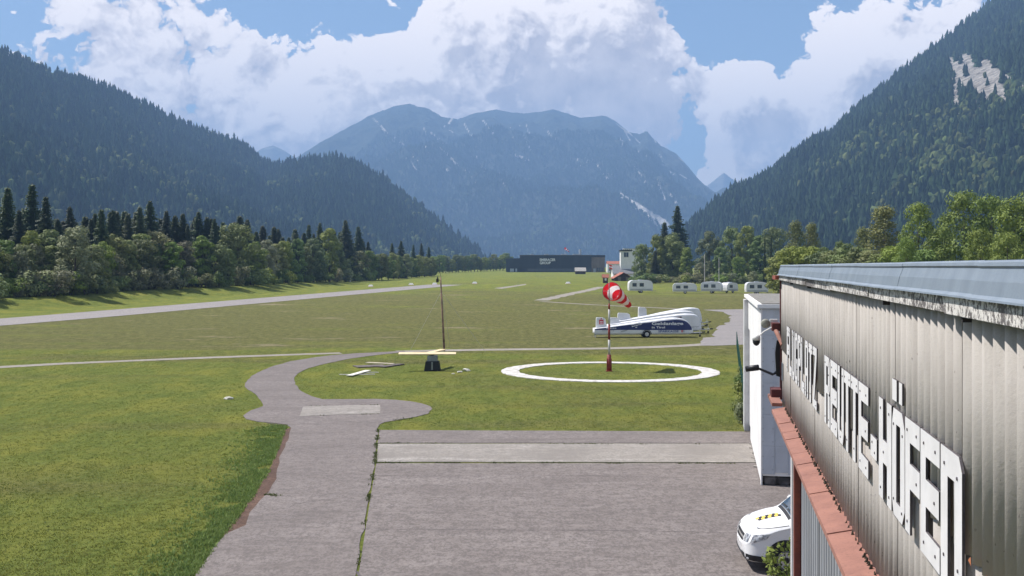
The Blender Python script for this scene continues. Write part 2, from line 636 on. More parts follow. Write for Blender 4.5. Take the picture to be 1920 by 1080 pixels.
def hill(name, ridge, base, nu, nv, amp, nscale, m, lift=0.0, rockfn=None, back=.5, rid=False, power=1.0, stretch=1.0):
    """ridge: (px, py, distance) silhouette; base: (px, distance). A real slope from the foot up to the ridge and down behind it."""
    px = np.linspace(ridge[0][0], ridge[-1][0], nu)
    vs = np.concatenate([np.linspace(0, 1, nv), 1 + np.linspace(0, 1, 9)[1:] * back])
    V = np.zeros((nu, len(vs), 3))
    M = np.zeros((nu, len(vs)))
    for i, x in enumerate(px):
        ry, rd_ = interp(ridge, x)
        bd = interp(base, x)[0]
        zr = H + (HY - ry) / F * rd_ - lift
        zb = zg(bd) - 3
        for j, v in enumerate(vs):
            Y = bd + (rd_ - bd) * v
            X = (x - HX) / F * Y
            if v <= 1:
                Z = zb + (zr - zb) * v ** power
            else:
                Z = zr - (zr - zb) * ((v - 1) / back)
            k = min(1, v * 5) * (min(1, (1 - v) * 4.0 + .06) if v <= 1 else .3)
            nz = ridged(X, Y * stretch, nscale, 6, 2.2) - .45 if rid else fbm(X, Y, nscale, 6, 1.1)
            Z += amp * nz * k
            if rid and amp > 200:
                Z += 55 * (ridged(X, Y * .6, .0035, 4, 9.1) - .45) * min(1, v * 4) * (min(1, (1 - v) * 6 + .28) if v <= 1 else .3)
            V[i, j] = (X, Y, Z)
            if rockfn:
                M[i, j] = rockfn(HX + X / Y * F, HY - (Z - H) / Y * F, X, Y, Z, v)
    nV = len(vs)
    idx = np.arange(nu * nV).reshape(nu, nV)
    fc = np.stack([idx[:-1, :-1], idx[1:, :-1], idx[1:, 1:], idx[:-1, 1:]], -1).reshape(-1, 4)
    cols = np.repeat(M.reshape(-1, 1), 3, 1)
    me = np_mesh(name, V.reshape(-1, 3), fc, 4, m, cols, True)
    o = link(name, me)
    tag(o, kind='structure')
    return o, V, M, nv

def rockmat(name, forest, forest2, rock, rock2, fscale):
    m, t, b = bsdf(name)
    P = t.pos()
    at = t.node('ShaderNodeVertexColor')
    at.layer_name = 'tint'
    r = t.node('ShaderNodeSeparateColor', None, Color=at.outputs[0]).outputs[0]
    f = t.mix(t.ramp(t.noise(P, fscale, 4, .7), .38, .62), forest, forest2)
    rk = t.mix(t.ramp(t.noise(P, fscale * 1.6, 6, .75), .35, .65), rock, rock2)
    edge = t.math('ADD', r, t.math('MULTIPLY', t.math('SUBTRACT', t.noise(P, fscale * .7, 5, .7), .5), .9))
    t.l.new(t.mix(t.ramp(edge, .42, .62), f, rk), b.inputs['Base Color'])
    b.inputs['Roughness'].default_value = .95
    b.inputs['Specular IOR Level'].default_value = .05
    bp = t.node('ShaderNodeBump', None, Strength=1.0, Distance=1.2 / fscale * .25, Height=t.noise(P, fscale, 5, .7))
    t.l.new(bp.outputs[0], b.inputs['Normal'])
    return m

m_near = rockmat('forest_floor', (.022, .034, .013), (.045, .062, .022), (.34, .32, .295), (.11, .10, .09), .05)
m_mtn = rockmat('mountain_slope', (.030, .038, .028), (.058, .064, .046), (.58, .55, .50), (.34, .32, .29), .022)
m_far = rockmat('far_rock', (.10, .11, .09), (.20, .19, .17), (.40, .39, .37), (.26, .25, .23), .01)

def seg_d(px, py, a, c):
    ax, ay = a
    cx, cy_ = c
    L = (cx - ax) ** 2 + (cy_ - ay) ** 2
    t_ = max(0, min(1, ((px - ax) * (cx - ax) + (py - ay) * (cy_ - ay)) / L))
    return math.hypot(px - ax - t_ * (cx - ax), py - ay - t_ * (cy_ - ay)), t_

SCREE = [((1162, 364), (1246, 423), 5, 15), ((1190, 312), (1212, 345), 2, 3), ((1232, 338), (1246, 374), 2, 4), ((1256, 362), (1268, 380), 1.5, 3),
         ((818, 268), (860, 312), 2, 4), ((806, 246), (842, 278), 1.5, 3), ((960, 288), (990, 300), 2, 4), ((905, 225), (925, 250), 2, 2), ((870, 232), (884, 256), 1.5, 2),
         ((700, 222), (724, 246), 2, 2), ((1110, 300), (1130, 322), 1.5, 2), ((860, 205), (842, 230), 2, 3), ((1020, 240), (1042, 262), 1.5, 2), ((740, 258), (760, 275), 1.5, 2)]
_rs = random.Random(4)
for _ in range(46):
    _x, _y = _rs.uniform(690, 1290), _rs.uniform(225, 330)
    _l, _a = _rs.uniform(12, 38), _rs.uniform(.5, 1.3)
    SCREE.append(((_x, _y), (_x + _l * math.cos(_a), _y + _l * math.sin(_a)), _rs.uniform(.6, 1.4), _rs.uniform(1.0, 2.4)))
def rock_mtn(px, py, X, Y, Z, v):
    r = 0.0
    for a, c, w0, w1 in SCREE:
        d_, t_ = seg_d(px, py, a, c)
        r = max(r, 1.15 - d_ / (w0 + (w1 - w0) * t_))
    hi = max(0, (Z - 830) / 650)
    return max(0, min(1, max(r, hi * .55 + .25 * hi * noise.noise(Vector((X * .006, Y * .006, 1))))))

def rock_right(px, py, X, Y, Z, v):
    r = 0.0
    for a, c, w0, w1 in (((1780, 118), (1806, 165), 13, 17), ((1808, 116), (1848, 188), 20, 22), ((1848, 126), (1880, 196), 20, 16), ((1788, 170), (1794, 206), 9, 11), ((1868, 138), (1915, 165), 12, 8),
                         ((1505, 385), (1535, 368), 3, 2), ((1496, 398), (1512, 392), 3, 3), ((1674, 262), (1680, 270), 4, 4), ((1485, 300), (1492, 312), 4, 4)):
        d_, t_ = seg_d(px, py, a, c)
        r = max(r, 1.3 - d_ / (w0 + (w1 - w0) * t_))
    return max(0, min(1, r))

def meadow(px, py):
    return seg_d(px, py, (1885, 304), (1945, 286))[0] < 8

RIDGE_L = [(-700, -150, 1900), (-400, -50, 2000), (-150, 30, 2100), (0, 82, 2200), (80, 118, 2300), (150, 134, 2400), (200, 154, 2450), (260, 180, 2550), (310, 206, 2650),
           (360, 228, 2750), (400, 243, 2800), (440, 256, 2850), (470, 270, 2900), (492, 292, 2900), (512, 300, 2800), (540, 293, 2750), (580, 286, 2700), (620, 281, 2700),
           (655, 289, 2700), (700, 312, 2680), (740, 340, 2660), (780, 370, 2640), (820, 402, 2620), (860, 432, 2600), (900, 463, 2580), (925, 482, 2560), (950, 497, 2550)]
BASE_L = [(-700, 900), (0, 1000), (400, 1300), (700, 1750), (950, 2350)]
RIDGE_R = [(1180, 500, 1900), (1230, 470, 1920), (1262, 440, 1950), (1290, 414, 1980), (1310, 395, 2000), (1345, 366, 2020), (1385, 337, 2060), (1420, 327, 2100), (1450, 310, 2120), (1490, 277, 2160),
           (1530, 250, 2220), (1560, 241, 2260), (1590, 207, 2300), (1640, 166, 2360), (1700, 118, 2430), (1760, 72, 2500), (1800, 42, 2550), (1850, 2, 2600), (1920, -55, 2680), (2200, -180, 2750), (2700, -200, 2850)]
BASE_R = [(1180, 1700), (1300, 1350), (1500, 1050), (1900, 850), (2700, 700)]
RIDGE_M = [(250, 420, 6760), (380, 370, 7020), (480, 330, 7280), (560, 296, 7540), (600, 268, 7670), (640, 246, 7800), (690, 218, 7930), (735, 201, 8060), (768, 196, 8060), (798, 205, 8060),
           (828, 222, 8125), (858, 225, 8190), (888, 213, 8190), (930, 205, 8190), (960, 211, 8190), (990, 213, 8190), (1015, 210, 8190), (1038, 205, 8125), (1060, 213, 8060), (1090, 221, 8060),
           (1130, 217, 8060), (1152, 226, 7995), (1180, 246, 7930), (1200, 256, 7865), (1214, 249, 7800), (1224, 260, 7735), (1240, 275, 7670), (1268, 289, 7605), (1290, 312, 7540), (1312, 338, 7475),
           (1345, 366, 7410), (1400, 405, 7280), (1460, 440, 7150), (1560, 480, 7020)]
BASE_M = [(250, 4700), (900, 4300), (1560, 4700)]
hl, VL, ML, nvl = hill('left_hill', RIDGE_L, BASE_L, 260, 70, 70, .0022, m_near, lift=15)
hr, VR, MR, nvr = hill('right_hill', RIDGE_R, BASE_R, 380, 120, 60, .0024, m_near, lift=15, rockfn=rock_right)
hm, VM, MM, nvm = hill('middle_mountain', RIDGE_M, BASE_M, 520, 200, 360, .0007, m_mtn, lift=4, rockfn=rock_mtn, rid=True, power=1.12)
hill('distant_peak', [(1240, 430, 11000), (1290, 390, 11000), (1318, 352, 11000), (1332, 344, 11000), (1346, 333, 11000), (1357, 324, 11000), (1364, 329, 11000), (1378, 340, 11000), (1400, 356, 11000), (1440, 380, 11000), (1520, 430, 11000)],
     [(1240, 9800), (1520, 9800)], 90, 30, 120, .002, m_far, rid=True)
hill('distant_ridge', [(300, 400, 10000), (420, 330, 10000), (470, 292, 10000), (492, 278, 10000), (512, 273, 10000), (530, 281, 10000), (560, 300, 10000), (640, 350, 10000)],
     [(300, 9000), (640, 9000)], 70, 24, 120, .0012, m_far, rid=True)

# ---- woods on the slopes: many small trees that read as one mass
m_wood, t, b = bsdf('hill_woods')
at = t.node('ShaderNodeVertexColor')
at.layer_name = 'tint'
t.l.new(at.outputs[0], b.inputs['Base Color'])
b.inputs['Roughness'].default_value = .9
b.inputs['Specular IOR Level'].default_value = .05

def cone_tree(levels=3, n=6, seed=1):
    rg = np.random.RandomState(seed)
    V, Fc = [], []
    for l in range(levels):
        z0 = .08 + .80 * l / levels
        z1 = min(1.0, z0 + 1.25 * .9 / levels + .1) if l < levels - 1 else 1.0
        r = .25 * (1 - l / levels * .82)
        o = len(V)
        for k in range(n):
            a = 2 * math.pi * (k + .5 * l) / n
            rr = r * (1 + .35 * rg.uniform(-1, 1))
            V.append((rr * math.cos(a), rr * math.sin(a), z0 + .04 * rg.uniform(-1, 1)))
        V.append((0, 0, z1))
        Fc += [(o + k, o + (k + 1) % n, o + n) for k in range(n)]
    return np.array(V), np.array(Fc)

def blob_tree(seed):
    rg = np.random.RandomState(seed)
    bm = bmesh.new()
    bmesh.ops.create_icosphere(bm, subdivisions=2, radius=1)
    V = np.array([v.co[:] for v in bm.verts])
    Fc = np.array([[v.index for v in f.verts] for f in bm.faces])
    bm.free()
    V *= (1 + .28 * rg.uniform(-1, 1, (len(V), 1)))
    V *= np.array([.25, .25, .40])
    V[:, 2] += .52
    return V, Fc

CT = [cone_tree(3, 6, s) for s in range(5)]
CT_small = [cone_tree(2, 5, s) for s in range(4)]
BT = [blob_tree(s) for s in range(4)]

def woods(name, Vg, Mg, nv, n, hmin, hmax, seed, leafy, vmax=1.0, small=False, thin=None, gaps=None):
    rg = np.random.RandomState(seed)
    Q = Vg[:, :nv]
    nu = Q.shape[0]
    e1 = Q[1:, :-1] - Q[:-1, :-1]
    e2 = Q[:-1, 1:] - Q[:-1, :-1]
    area = np.linalg.norm(np.cross(e1, e2), axis=2)
    area /= (np.linalg.norm(Q[:-1, :-1, :2], axis=2) ** 1.3)       # far slopes get fewer
    jj = np.arange(nv - 1) / (nv - 1)
    area *= (jj[None, :] <= vmax)
    p = (area / area.sum()).ravel()
    ids = rg.choice(len(p), n, p=p)
    ii, jx = np.unravel_index(ids, area.shape)
    a, c = rg.rand(n, 1), rg.rand(n, 1)
    pts = Q[ii, jx] * (1 - a) * (1 - c) + Q[ii + 1, jx] * a * (1 - c) + Q[ii, jx + 1] * (1 - a) * c + Q[ii + 1, jx + 1] * a * c
    rock = Mg[ii, jx]
    keep = rock < .45 + .5 * rg.rand(n) * (rock > 0) * .6
    pts, vv = pts[keep], (jx[keep] / nv)
    if gaps:
        ppx = HX + pts[:, 0] / pts[:, 1] * F
        ppy = HY - (pts[:, 2] - H) / pts[:, 1] * F
        k2 = np.array([not gaps(x_, y_) for x_, y_ in zip(ppx, ppy)])
        pts, vv = pts[k2], vv[k2]
    VV, FF, CC = [], [], []
    off = 0
    nz = np.array([fbm(q[0], q[1], .0045, 3, seed) for q in pts])
    nz2 = np.array([noise.noise(Vector((q[0] * .03, q[1] * .03, q[2] * .03))) for q in pts])
    leaf = (nz * 1.6 + nz2 * .5 + rg.normal(0, .22, len(pts)) + (.28 - vv) * .5) > leafy
    for kind in (0, 1):
        sel = np.where(leaf == bool(kind))[0]
        tmpl = BT if kind else (CT_small if small else CT)
        for ti, (tv, tf) in enumerate(tmpl):
            s_ = sel[ti::len(tmpl)]
            if not len(s_):
                continue
            hh = rg.uniform(hmin, hmax, len(s_)) * (.75 if kind else 1.0) * (1 + .25 * (rg.rand(len(s_)) > .93))
            wd = hh * rg.uniform(.85, 1.3, len(s_))
            an = rg.rand(len(s_)) * 6.28
            ca, sa = np.cos(an), np.sin(an)
            x = tv[None, :, 0] * wd[:, None]
            y = tv[None, :, 1] * wd[:, None]
            z = tv[None, :, 2] * hh[:, None]
            W = np.stack([x * ca[:, None] - y * sa[:, None], x * sa[:, None] + y * ca[:, None], z - 1.0], -1) + pts[s_][:, None, :]
            if kind:
                base = np.array([.062, .088, .030]) * (1 + .35 * rg.normal(0, 1, (len(s_), 1)).clip(-1.5, 2)) * np.array([1 + .0, 1, 1])
                base = base * np.stack([1 + .25 * rg.rand(len(s_)), np.ones(len(s_)), np.ones(len(s_))], 1)
            else:
                base = np.array([.023, .039, .017]) * (1 + .4 * rg.normal(0, 1, (len(s_), 1)).clip(-1.4, 2))
            base = base.clip(.006, .25)
            CC.append(np.repeat(base, len(tv), 0))
            VV.append(W.reshape(-1, 3))
            FF.append((tf[None] + (off + np.arange(len(s_)) * len(tv))[:, None, None]).reshape(-1, 3))
            off += len(s_) * len(tv)
    me = np_mesh(name, np.concatenate(VV), np.concatenate(FF), 3, m_wood, np.concatenate(CC), False)
    return link(name, me)

tag(woods('hill_woods', VL, ML, nvl, 23000, 10, 24, 3, .28), 'dense wood of dark conifers and paler broadleaves covering the left hill', 'woods', kind='stuff')
tag(woods('hill_woods', VR, MR, nvr, 27000, 10, 23, 5, .50, gaps=meadow), 'dense conifer wood covering the steep right hill below the cliff', 'woods', kind='stuff')
tag(woods('mountain_woods', VM, MM, nvm, 42000, 16, 26, 8, .45, vmax=.72, small=True), 'far wood on the lower slopes of the middle mountain', 'woods', kind='stuff')

# ---- the air: pale haze over the whole valley
hz = MB().box(-8100, 8100, -460, 12200, -2.5, 1330).build('haze', None)
m = bpy.data.materials.new('valley_haze')
m.use_nodes = True
t = NT(m.node_tree)
t.n.clear()
pv = t.node('ShaderNodeVolumePrincipled', None, Color=(.35, .59, 1.0, 1), Density=HAZE, Anisotropy=.0)
out = t.node('ShaderNodeOutputMaterial')
t.l.new(pv.outputs[0], out.inputs['Volume'])
hz.data.materials.append(m)
tag(hz, kind='stuff')

# ================================================================== TREES
def leafmat(name, dark, light, var=1.0):
    m, t, b = bsdf(name)
    oi = t.node('ShaderNodeObjectInfo')
    at = t.node('ShaderNodeVertexColor')
    at.layer_name = 'tint'
    v = t.node('ShaderNodeSeparateColor', None, Color=at.outputs[0]).outputs[0]
    c = t.mix(v, dark, light)
    hs = t.node('ShaderNodeHueSaturation', None, Color=c)
    t.l.new(t.math('ADD', .5 - .03 * var, t.math('MULTIPLY', oi.outputs['Random'], .06 * var)), hs.inputs['Hue'])
    t.l.new(t.math('ADD', 1 - .24 * var, t.math('MULTIPLY', t.math('FRACT', t.math('MULTIPLY', oi.outputs['Random'], 7.3)), .5 * var)), hs.inputs['Value'])
    t.l.new(t.math('ADD', 1 - .2 * var, t.math('MULTIPLY', t.math('FRACT', t.math('MULTIPLY', oi.outputs['Random'], 3.7)), .35 * var)), hs.inputs['Saturation'])
    t.l.new(hs.outputs[0], b.inputs['Base Color'])
    b.inputs['Roughness'].default_value = .6
    b.inputs['Specular IOR Level'].default_value = .25
    tr = t.node('ShaderNodeBsdfTranslucent', None, Color=hs.outputs[0])
    mxs = t.node('ShaderNodeMixShader', None, Fac=.25)
    t.l.new(b.outputs[0], mxs.inputs[1])
    t.l.new(tr.outputs[0], mxs.inputs[2])
    t.l.new(mxs.outputs[0], t.n['Material Output'].inputs['Surface'])
    return m

m_leaf = leafmat('broad_leaves', (.085, .120, .028), (.245, .295, .085))
m_leaf_bright = leafmat('fresh_leaves', (.095, .145, .024), (.255, .320, .065), .35)
m_leaf_grey = leafmat('willow_leaves', (.115, .130, .060), (.275, .285, .150))
m_leaf_olive = leafmat('birch_leaves', (.100, .116, .032), (.245, .255, .090), .4)
m_needle = leafmat('spruce_needles', (.024, .040, .018), (.076, .108, .042))
m_bark = mat('bark', (.11, .085, .06), .95, .5, 6, .6, 14)
m_birch = mat('birch_bark', (.5, .48, .44), .9, 0, 8, .3, 10, col2=(.12, .1, .09), stretch=(1, 1, 4))

def leaf_cloud(rg, centres, radii, per, size, squash=.8, droop=0.0):
    """leaf-sized faces spread through clumps"""
    C, Nn, T = [], [], []
    for c, r in zip(centres, radii):
        n = int(per * (r ** 1.6) / np.mean(radii) ** 1.6)
        d = rg.normal(0, 1, (n, 3))
        d /= np.linalg.norm(d, axis=1)[:, None]
        rr = r * rg.uniform(.45, 1.05, (n, 1)) ** .6
        p = c + d * rr * np.array([1, 1, squash])
        p[:, 2] -= droop * rg.rand(n) * r
        nn = d * 1.25 + rg.normal(0, .38, (n, 3)) + np.array([0, 0, .35])
        nn /= np.linalg.norm(nn, axis=1)[:, None]
        C.append(p)
        Nn.append(nn)
        tone = .30 + .32 * rg.rand(n) + .22 * rg.rand() + .22 * d[:, 2] * 0
        T.append(tone.clip(0, 1))
    C, Nn, T = np.concatenate(C), np.concatenate(Nn), np.concatenate(T)
    n = len(C)
    ref = rg.normal(0, 1, (n, 3))
    u = np.cross(Nn, ref)
    u /= np.linalg.norm(u, axis=1)[:, None] + 1e-9
    v = np.cross(Nn, u)
    s = size * rg.uniform(.6, 1.35, (n, 1))
    q = np.stack([C - u * s, C - v * s * .55, C + u * s, C + v * s * .55], 1)
    q[:, 2] += Nn * s * .2
    return q.reshape(-1, 3), np.arange(n * 4).reshape(-1, 4), np.repeat(T, 4)

def broadleaf(seed, shape='round', m=None, per=165, leaf=.27):
    """a 15 m broadleaved tree: (trunk mesh, crown mesh)"""
    rg = np.random.RandomState(seed)
    hh = 15.0
    nC = 34
    cs, rs = [], []
    for i in range(nC):
        f = (i + .5) / nC
        z = 2.0 + 12.3 * f if shape != 'birch' else 2.6 + 11.8 * f
        if shape == 'round':
            env = 4.3 * math.sin(math.pi * min(1, .12 + .84 * f)) ** .7
        elif shape == 'tall':
            env = 2.9 * math.sin(math.pi * min(1, .16 + .80 * f)) ** .65
        else:
            env = 3.0 * (1.02 - f) ** .55 * min(1, .55 + f * 1.6)
        a = i * 2.4 + rg.uniform(-.5, .5)
        rad = env * rg.uniform(.35, .95)
        rr = rg.uniform(1.05, 1.75) * (.8 if shape != 'round' else 1)
        cs.append((math.cos(a) * rad, math.sin(a) * rad, min(z + rg.uniform(-.5, .5), hh - rr * .6)))
        rs.append(rr)
    cs = np.array(cs)
    V, Q, T = leaf_cloud(rg, cs, np.array(rs), per, leaf, .78, .5 if shape == 'birch' else 0)
    tone = T + .12 * np.sin(V[:, 0] * 1.1 + seed) * np.cos(V[:, 1] * .9) 
    crown = np_mesh('crown', V, Q, 4, m or m_leaf, np.repeat(tone.clip(0, 1)[:, None], 3, 1))
    mb = MB()
    bend = rg.uniform(-.4, .4, 2)
    tp = [(0, 0, -.3), (0, 0, 1.2), (bend[0] * .4, bend[1] * .4, 4.5), (bend[0], bend[1], 8.5), (bend[0] * 1.2, bend[1], 12.5)]
    mb.tube(tp, [.30, .24, .19, .12, .03], 8)
    for i in range(3, nC, 4):
        c = cs[i]
        z0 = max(1.6, c[2] * .62)
        k = z0 / 12.5
        p0 = Vector((bend[0] * k, bend[1] * k, z0))
        mb.tube([p0, p0.lerp(Vector(c), .5) + Vector((0, 0, -.25)), Vector(c)], [.10, .065, .02], 5)
    return mb.mesh('trunk', m_birch if shape == 'birch' else m_bark, True), crown

def spruce(seed, slim=1.0):
    """a 20 m spruce: whorls of drooping boughs with side twigs"""
    rg = np.random.RandomState(seed)
    V, Q, T = [], [], []
    hh = 20.0
    z = 1.0
    while z < hh - .25:
        f = (z - 1.0) / (hh - 1.0)
        L = slim * (4.3 * (1 - f) ** .80 + .16) * rg.uniform(.78, 1.12)
        n = max(4, int(9 - 4 * f))
        a0 = rg.rand() * 6.28
        for k in range(n):
            a = a0 + 6.283 * k / n + rg.uniform(-.28, .28)
            Lk = L * rg.uniform(.65, 1.15)
            d = np.array([math.cos(a), math.sin(a), 0])
            s = np.array([-d[1], d[0], 0])
            m_ = 6 if Lk > 1.5 else 3
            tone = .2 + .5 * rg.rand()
            for j in range(m_):
                g_ = (j + .35) / m_
                droop = -.30 * Lk * g_ ** 1.4 + .10 * Lk * max(0, g_ - .75) * 2
                c = d * Lk * g_ + np.array([0, 0, z + droop])
                tw = (.20 + .34 * Lk * (1 - g_ * .75) * .55)
                for sd in (-1, 1):
                    tip = c + s * sd * tw + d * tw * .55 + np.array([0, 0, -.16 - .10 * rg.rand() - .18 * tw])
                    b0 = c - d * .16
                    b1 = c + d * (.22 + .05 * Lk)
                    o = len(V)
                    V += [b0, tip, b1, (b0 + b1) / 2 + np.array([0, 0, .12])]
                    Q += [(o, o + 1, o + 3), (o + 1, o + 2, o + 3)]
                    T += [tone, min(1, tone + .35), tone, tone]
                    if j < m_ - 1:
                        tip2 = c + d * .1 + s * sd * tw * .35 + np.array([0, 0, -.38 - .25 * rg.rand()])
                        o = len(V)
                        V += [b0, b1, tip2]
                        Q += [(o, o + 1, o + 2)]
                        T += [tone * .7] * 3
            o = len(V)
            e = d * Lk * 1.04 + np.array([0, 0, z - .26 * Lk])
            V += [d * Lk * .8 + s * .12 + np.array([0, 0, z - .20 * Lk]), d * Lk * .8 - s * .12 + np.array([0, 0, z - .20 * Lk]), e]
            Q += [(o, o + 1, o + 2)]
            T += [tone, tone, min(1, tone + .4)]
        z += .62 - .30 * f + rg.uniform(-.06, .06)
    V = np.array(V)
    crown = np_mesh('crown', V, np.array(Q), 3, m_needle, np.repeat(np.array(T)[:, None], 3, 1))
    mb = MB()
    mb.tube([(0, 0, -.3), (0, 0, 2), (0, 0, 10), (0, 0, 20.1)], [.30, .26, .16, .02], 7)
    return mb.mesh('trunk', m_bark, True), crown

def shrub_mesh(seed, m, hh=3.0, leaf=.15, nC=12, per=110):
    rg = np.random.RandomState(seed)
    cs = np.stack([rg.uniform(-1, 1, nC) * hh * .45, rg.uniform(-1, 1, nC) * hh * .4, rg.uniform(.15, .78, nC) * hh], 1)
    rs = rg.uniform(.2, .34, nC) * hh
    V, Q, T = leaf_cloud(rg, cs, rs, per, leaf, .8)
    V[:, 2] = np.maximum(V[:, 2], .02)
    crown = np_mesh('crown', V, Q, 4, m, np.repeat(T[:, None], 3, 1))
    mb = MB()
    for c in cs[:6]:
        mb.tube([(c[0] * .2, c[1] * .2, -.1), (c[0] * .5, c[1] * .5, c[2] * .5), tuple(c)], [.04, .03, .01], 5)
    return mb.mesh('stem', m_bark, True), crown

SPR = [spruce(10 + i, [1, .9, 1.1, .8, 1.0][i]) for i in range(5)]
RND = [broadleaf(30 + i, 'round', m_leaf) for i in range(4)]
TAL = [broadleaf(40 + i, 'tall', m_leaf) for i in range(3)]
GRY = [broadleaf(50 + i, 'round', m_leaf_grey) for i in range(2)]
BRI = [broadleaf(60 + i, 'round', m_leaf_bright, per=230, leaf=.19) for i in range(3)]
BIR = [broadleaf(70 + i, 'birch', m_leaf_olive, per=170, leaf=.17) for i in range(2)]
SHR = [shrub_mesh(80 + i, m_leaf if i != 1 else m_leaf_grey) for i in range(3)]
KIND = {'spruce': (SPR, 20.0, 'spruce'), 'round': (RND, 15.0, 'tree'), 'tall': (TAL, 15.0, 'tree'), 'grey': (GRY, 15.0, 'tree'), 'bright': (BRI, 15.0, 'tree'),
        'birch': (BIR, 15.0, 'birch'), 'shrub': (SHR, 3.0, 'shrub')}
NAME = {'spruce': 'spruce_tree', 'round': 'broadleaf_tree', 'tall': 'broadleaf_tree', 'grey': 'willow_tree', 'bright': 'broadleaf_tree', 'birch': 'birch_tree', 'shrub': 'shrub'}
rt = random.Random(11)
def plant(kind, x, y, hgt_, label, group, wide=1.0, i=None, z=None):
    var, unit, cat = KIND[kind]
    tm, cm = var[rt.randrange(len(var)) if i is None else i % len(var)]
    o = empty(NAME[kind], (x, y, zg(y) if z is None else z), rt.uniform(0, 6.28))
    s = hgt_ / unit
    o.scale = (s * wide, s * wide, s)
    tag(o, label, cat, group)
    link('stem' if kind == 'shrub' else 'trunk', tm, o)
    link('crown', cm, o)
    return o

# ---- tree line along the left of the runway: foot of the wood as photo points
FOOT = [(-260, 580), (-120, 571), (0, 563.5), (139, 557), (278, 546.5), (420, 541), (560, 532.5), (659, 529.5), (729, 526), (822, 517)]
def foot(px):
    return float(np.interp(px, [p[0] for p in FOOT], [p[1] for p in FOOT])) - float(np.interp(px, [0, 300, 600, 800], [4, 3, 2, 0]))
def bank_h(px):
    return float(np.interp(px, [-300, 420, 560, 700], [1.7, 1.6, 1.2, 0]))
def crest(px):
    # point on the top edge of the bank seen at the foot of the wood
    s = (foot(px) - HY) / F
    y = (H + KNEE * GRADE - bank_h(px)) / (s + GRADE)
    return Vector(((px - HX) / F * y, y, zg(y) + bank_h(px)))

# grass bank that carries the wood
bk = []
for k in range(61):
    px = -300 + k * 1000 / 60
    c_ = crest(px)
    hb = bank_h(px)
    row = []
    for out_, f_ in ((9.5, -.03), (8.0, .04), (6.0, .22), (4.0, .50), (2.0, .80), (.5, .97), (-1.0, 1.0), (-15, 1.0), (-45, 1.02), (-46, -.02)):
        x_, y_ = c_.x + out_ * .95, c_.y - out_ * .3
        row.append((x_, y_, zg(y_) + hb * f_ + (.06 * noise.noise(Vector((x_ * .3, y_ * .3, 0))) if 0 < f_ else 0) - (.03 if hb < .05 else 0)))
    bk.append(row)
tag(MB().grid(bk).build('grass_bank', m_grass, None, True), kind='structure')
LINE = []
def line_tree(kind, px, top, back=0.0, wide=1.0, i=None):
    g0 = crest(px)
    Y = g0.y + back * 1.35
    X = (px - HX) / F * Y
    LINE.append((kind, px, X, Y, max(1.5, H - (top - HY) / F * Y - zg(Y) - bank_h(px)), wide, i))
for px, top in [(-60, 340), (-22, 365), (14, 349), (36, 392), (60, 343), (86, 366), (108, 408), (131, 385), (160, 402), (178, 398), (190, 388), (212, 392), (240, 396), (262, 386),
                (281, 374), (312, 393), (328, 402), (343, 398), (372, 395), (388, 405), (402, 408), (352, 420), (468, 436), (505, 440), (530, 442), (553, 436), (579, 420), (600, 416),
                (648, 411), (672, 422), (690, 452), (735, 455), (752, 450), (775, 458), (790, 455), (804, 462)]:
    line_tree('spruce', px, top, rt.uniform(12, 26), rt.uniform(1.05, 1.4))
for k in range(50):                                  # second rank of spruces filling the wood behind
    px = -30 + k * 14.6 + rt.uniform(-5, 5)
    line_tree('spruce', px, float(np.interp(px, [-60, 100, 420, 560, 700], [385, 395, 408, 430, 450])) + rt.uniform(-10, 18), rt.uniform(20, 36), rt.uniform(1.25, 1.7))
for px, top, kd in [(-70, 425, 'tall'), (-35, 440, 'round'), (8, 450, 'round'), (30, 470, 'grey'), (58, 430, 'tall'), (92, 428, 'tall'), (140, 424, 'grey'), (118, 465, 'round'), (155, 462, 'tall'), (185, 452, 'round'),
                    (216, 438, 'round'), (240, 448, 'tall'), (262, 436, 'tall'), (292, 432, 'grey'), (322, 452, 'tall'), (350, 462, 'round'), (378, 440, 'tall'), (404, 456, 'round'), (443, 417, 'round'),
                    (428, 465, 'tall'), (474, 452, 'round'), (500, 448, 'grey'), (530, 452, 'round'), (560, 446, 'tall'), (588, 447, 'round'), (618, 426, 'tall'), (632, 450, 'tall'), (655, 478, 'tall'),
                    (710, 476, 'round'), (738, 474, 'round'), (762, 476, 'grey'), (786, 478, 'round'), (808, 482, 'round')]:
    line_tree(kd, px, top, rt.uniform(1, 11), rt.uniform(.95, 1.3))
for k in range(26):                                  # more leafy crowns closing the gaps
    px = -20 + k * 28 + rt.uniform(-8, 8)
    line_tree(('round', 'tall', 'round', 'grey', 'tall')[k % 5], px, float(np.interp(px, [0, 300, 500, 700], [455, 458, 462, 484])) + rt.uniform(-12, 16), rt.uniform(4, 12), rt.uniform(1.1, 1.4))
for k in range(44):
    px = -70 + k * 17.9 + rt.uniform(-6, 6)
    if px > 700 and k % 2:
        continue
    f_ = foot(px)
    line_tree('shrub', px, f_ - rt.uniform(26, 62) * (f_ - HY + 10) / 70, rt.uniform(-1, 3), rt.uniform(.9, 1.4))
for px, top, kd in ((692, 470, 'round'), (704, 478, 'tall'), (716, 474, 'round'), (728, 480, 'round'), (748, 478, 'tall'), (772, 482, 'round'), (796, 480, 'round'), (806, 486, 'round'), (814, 484, 'tall')):
    line_tree(kd, px, top, rt.uniform(3, 9), 1.25)
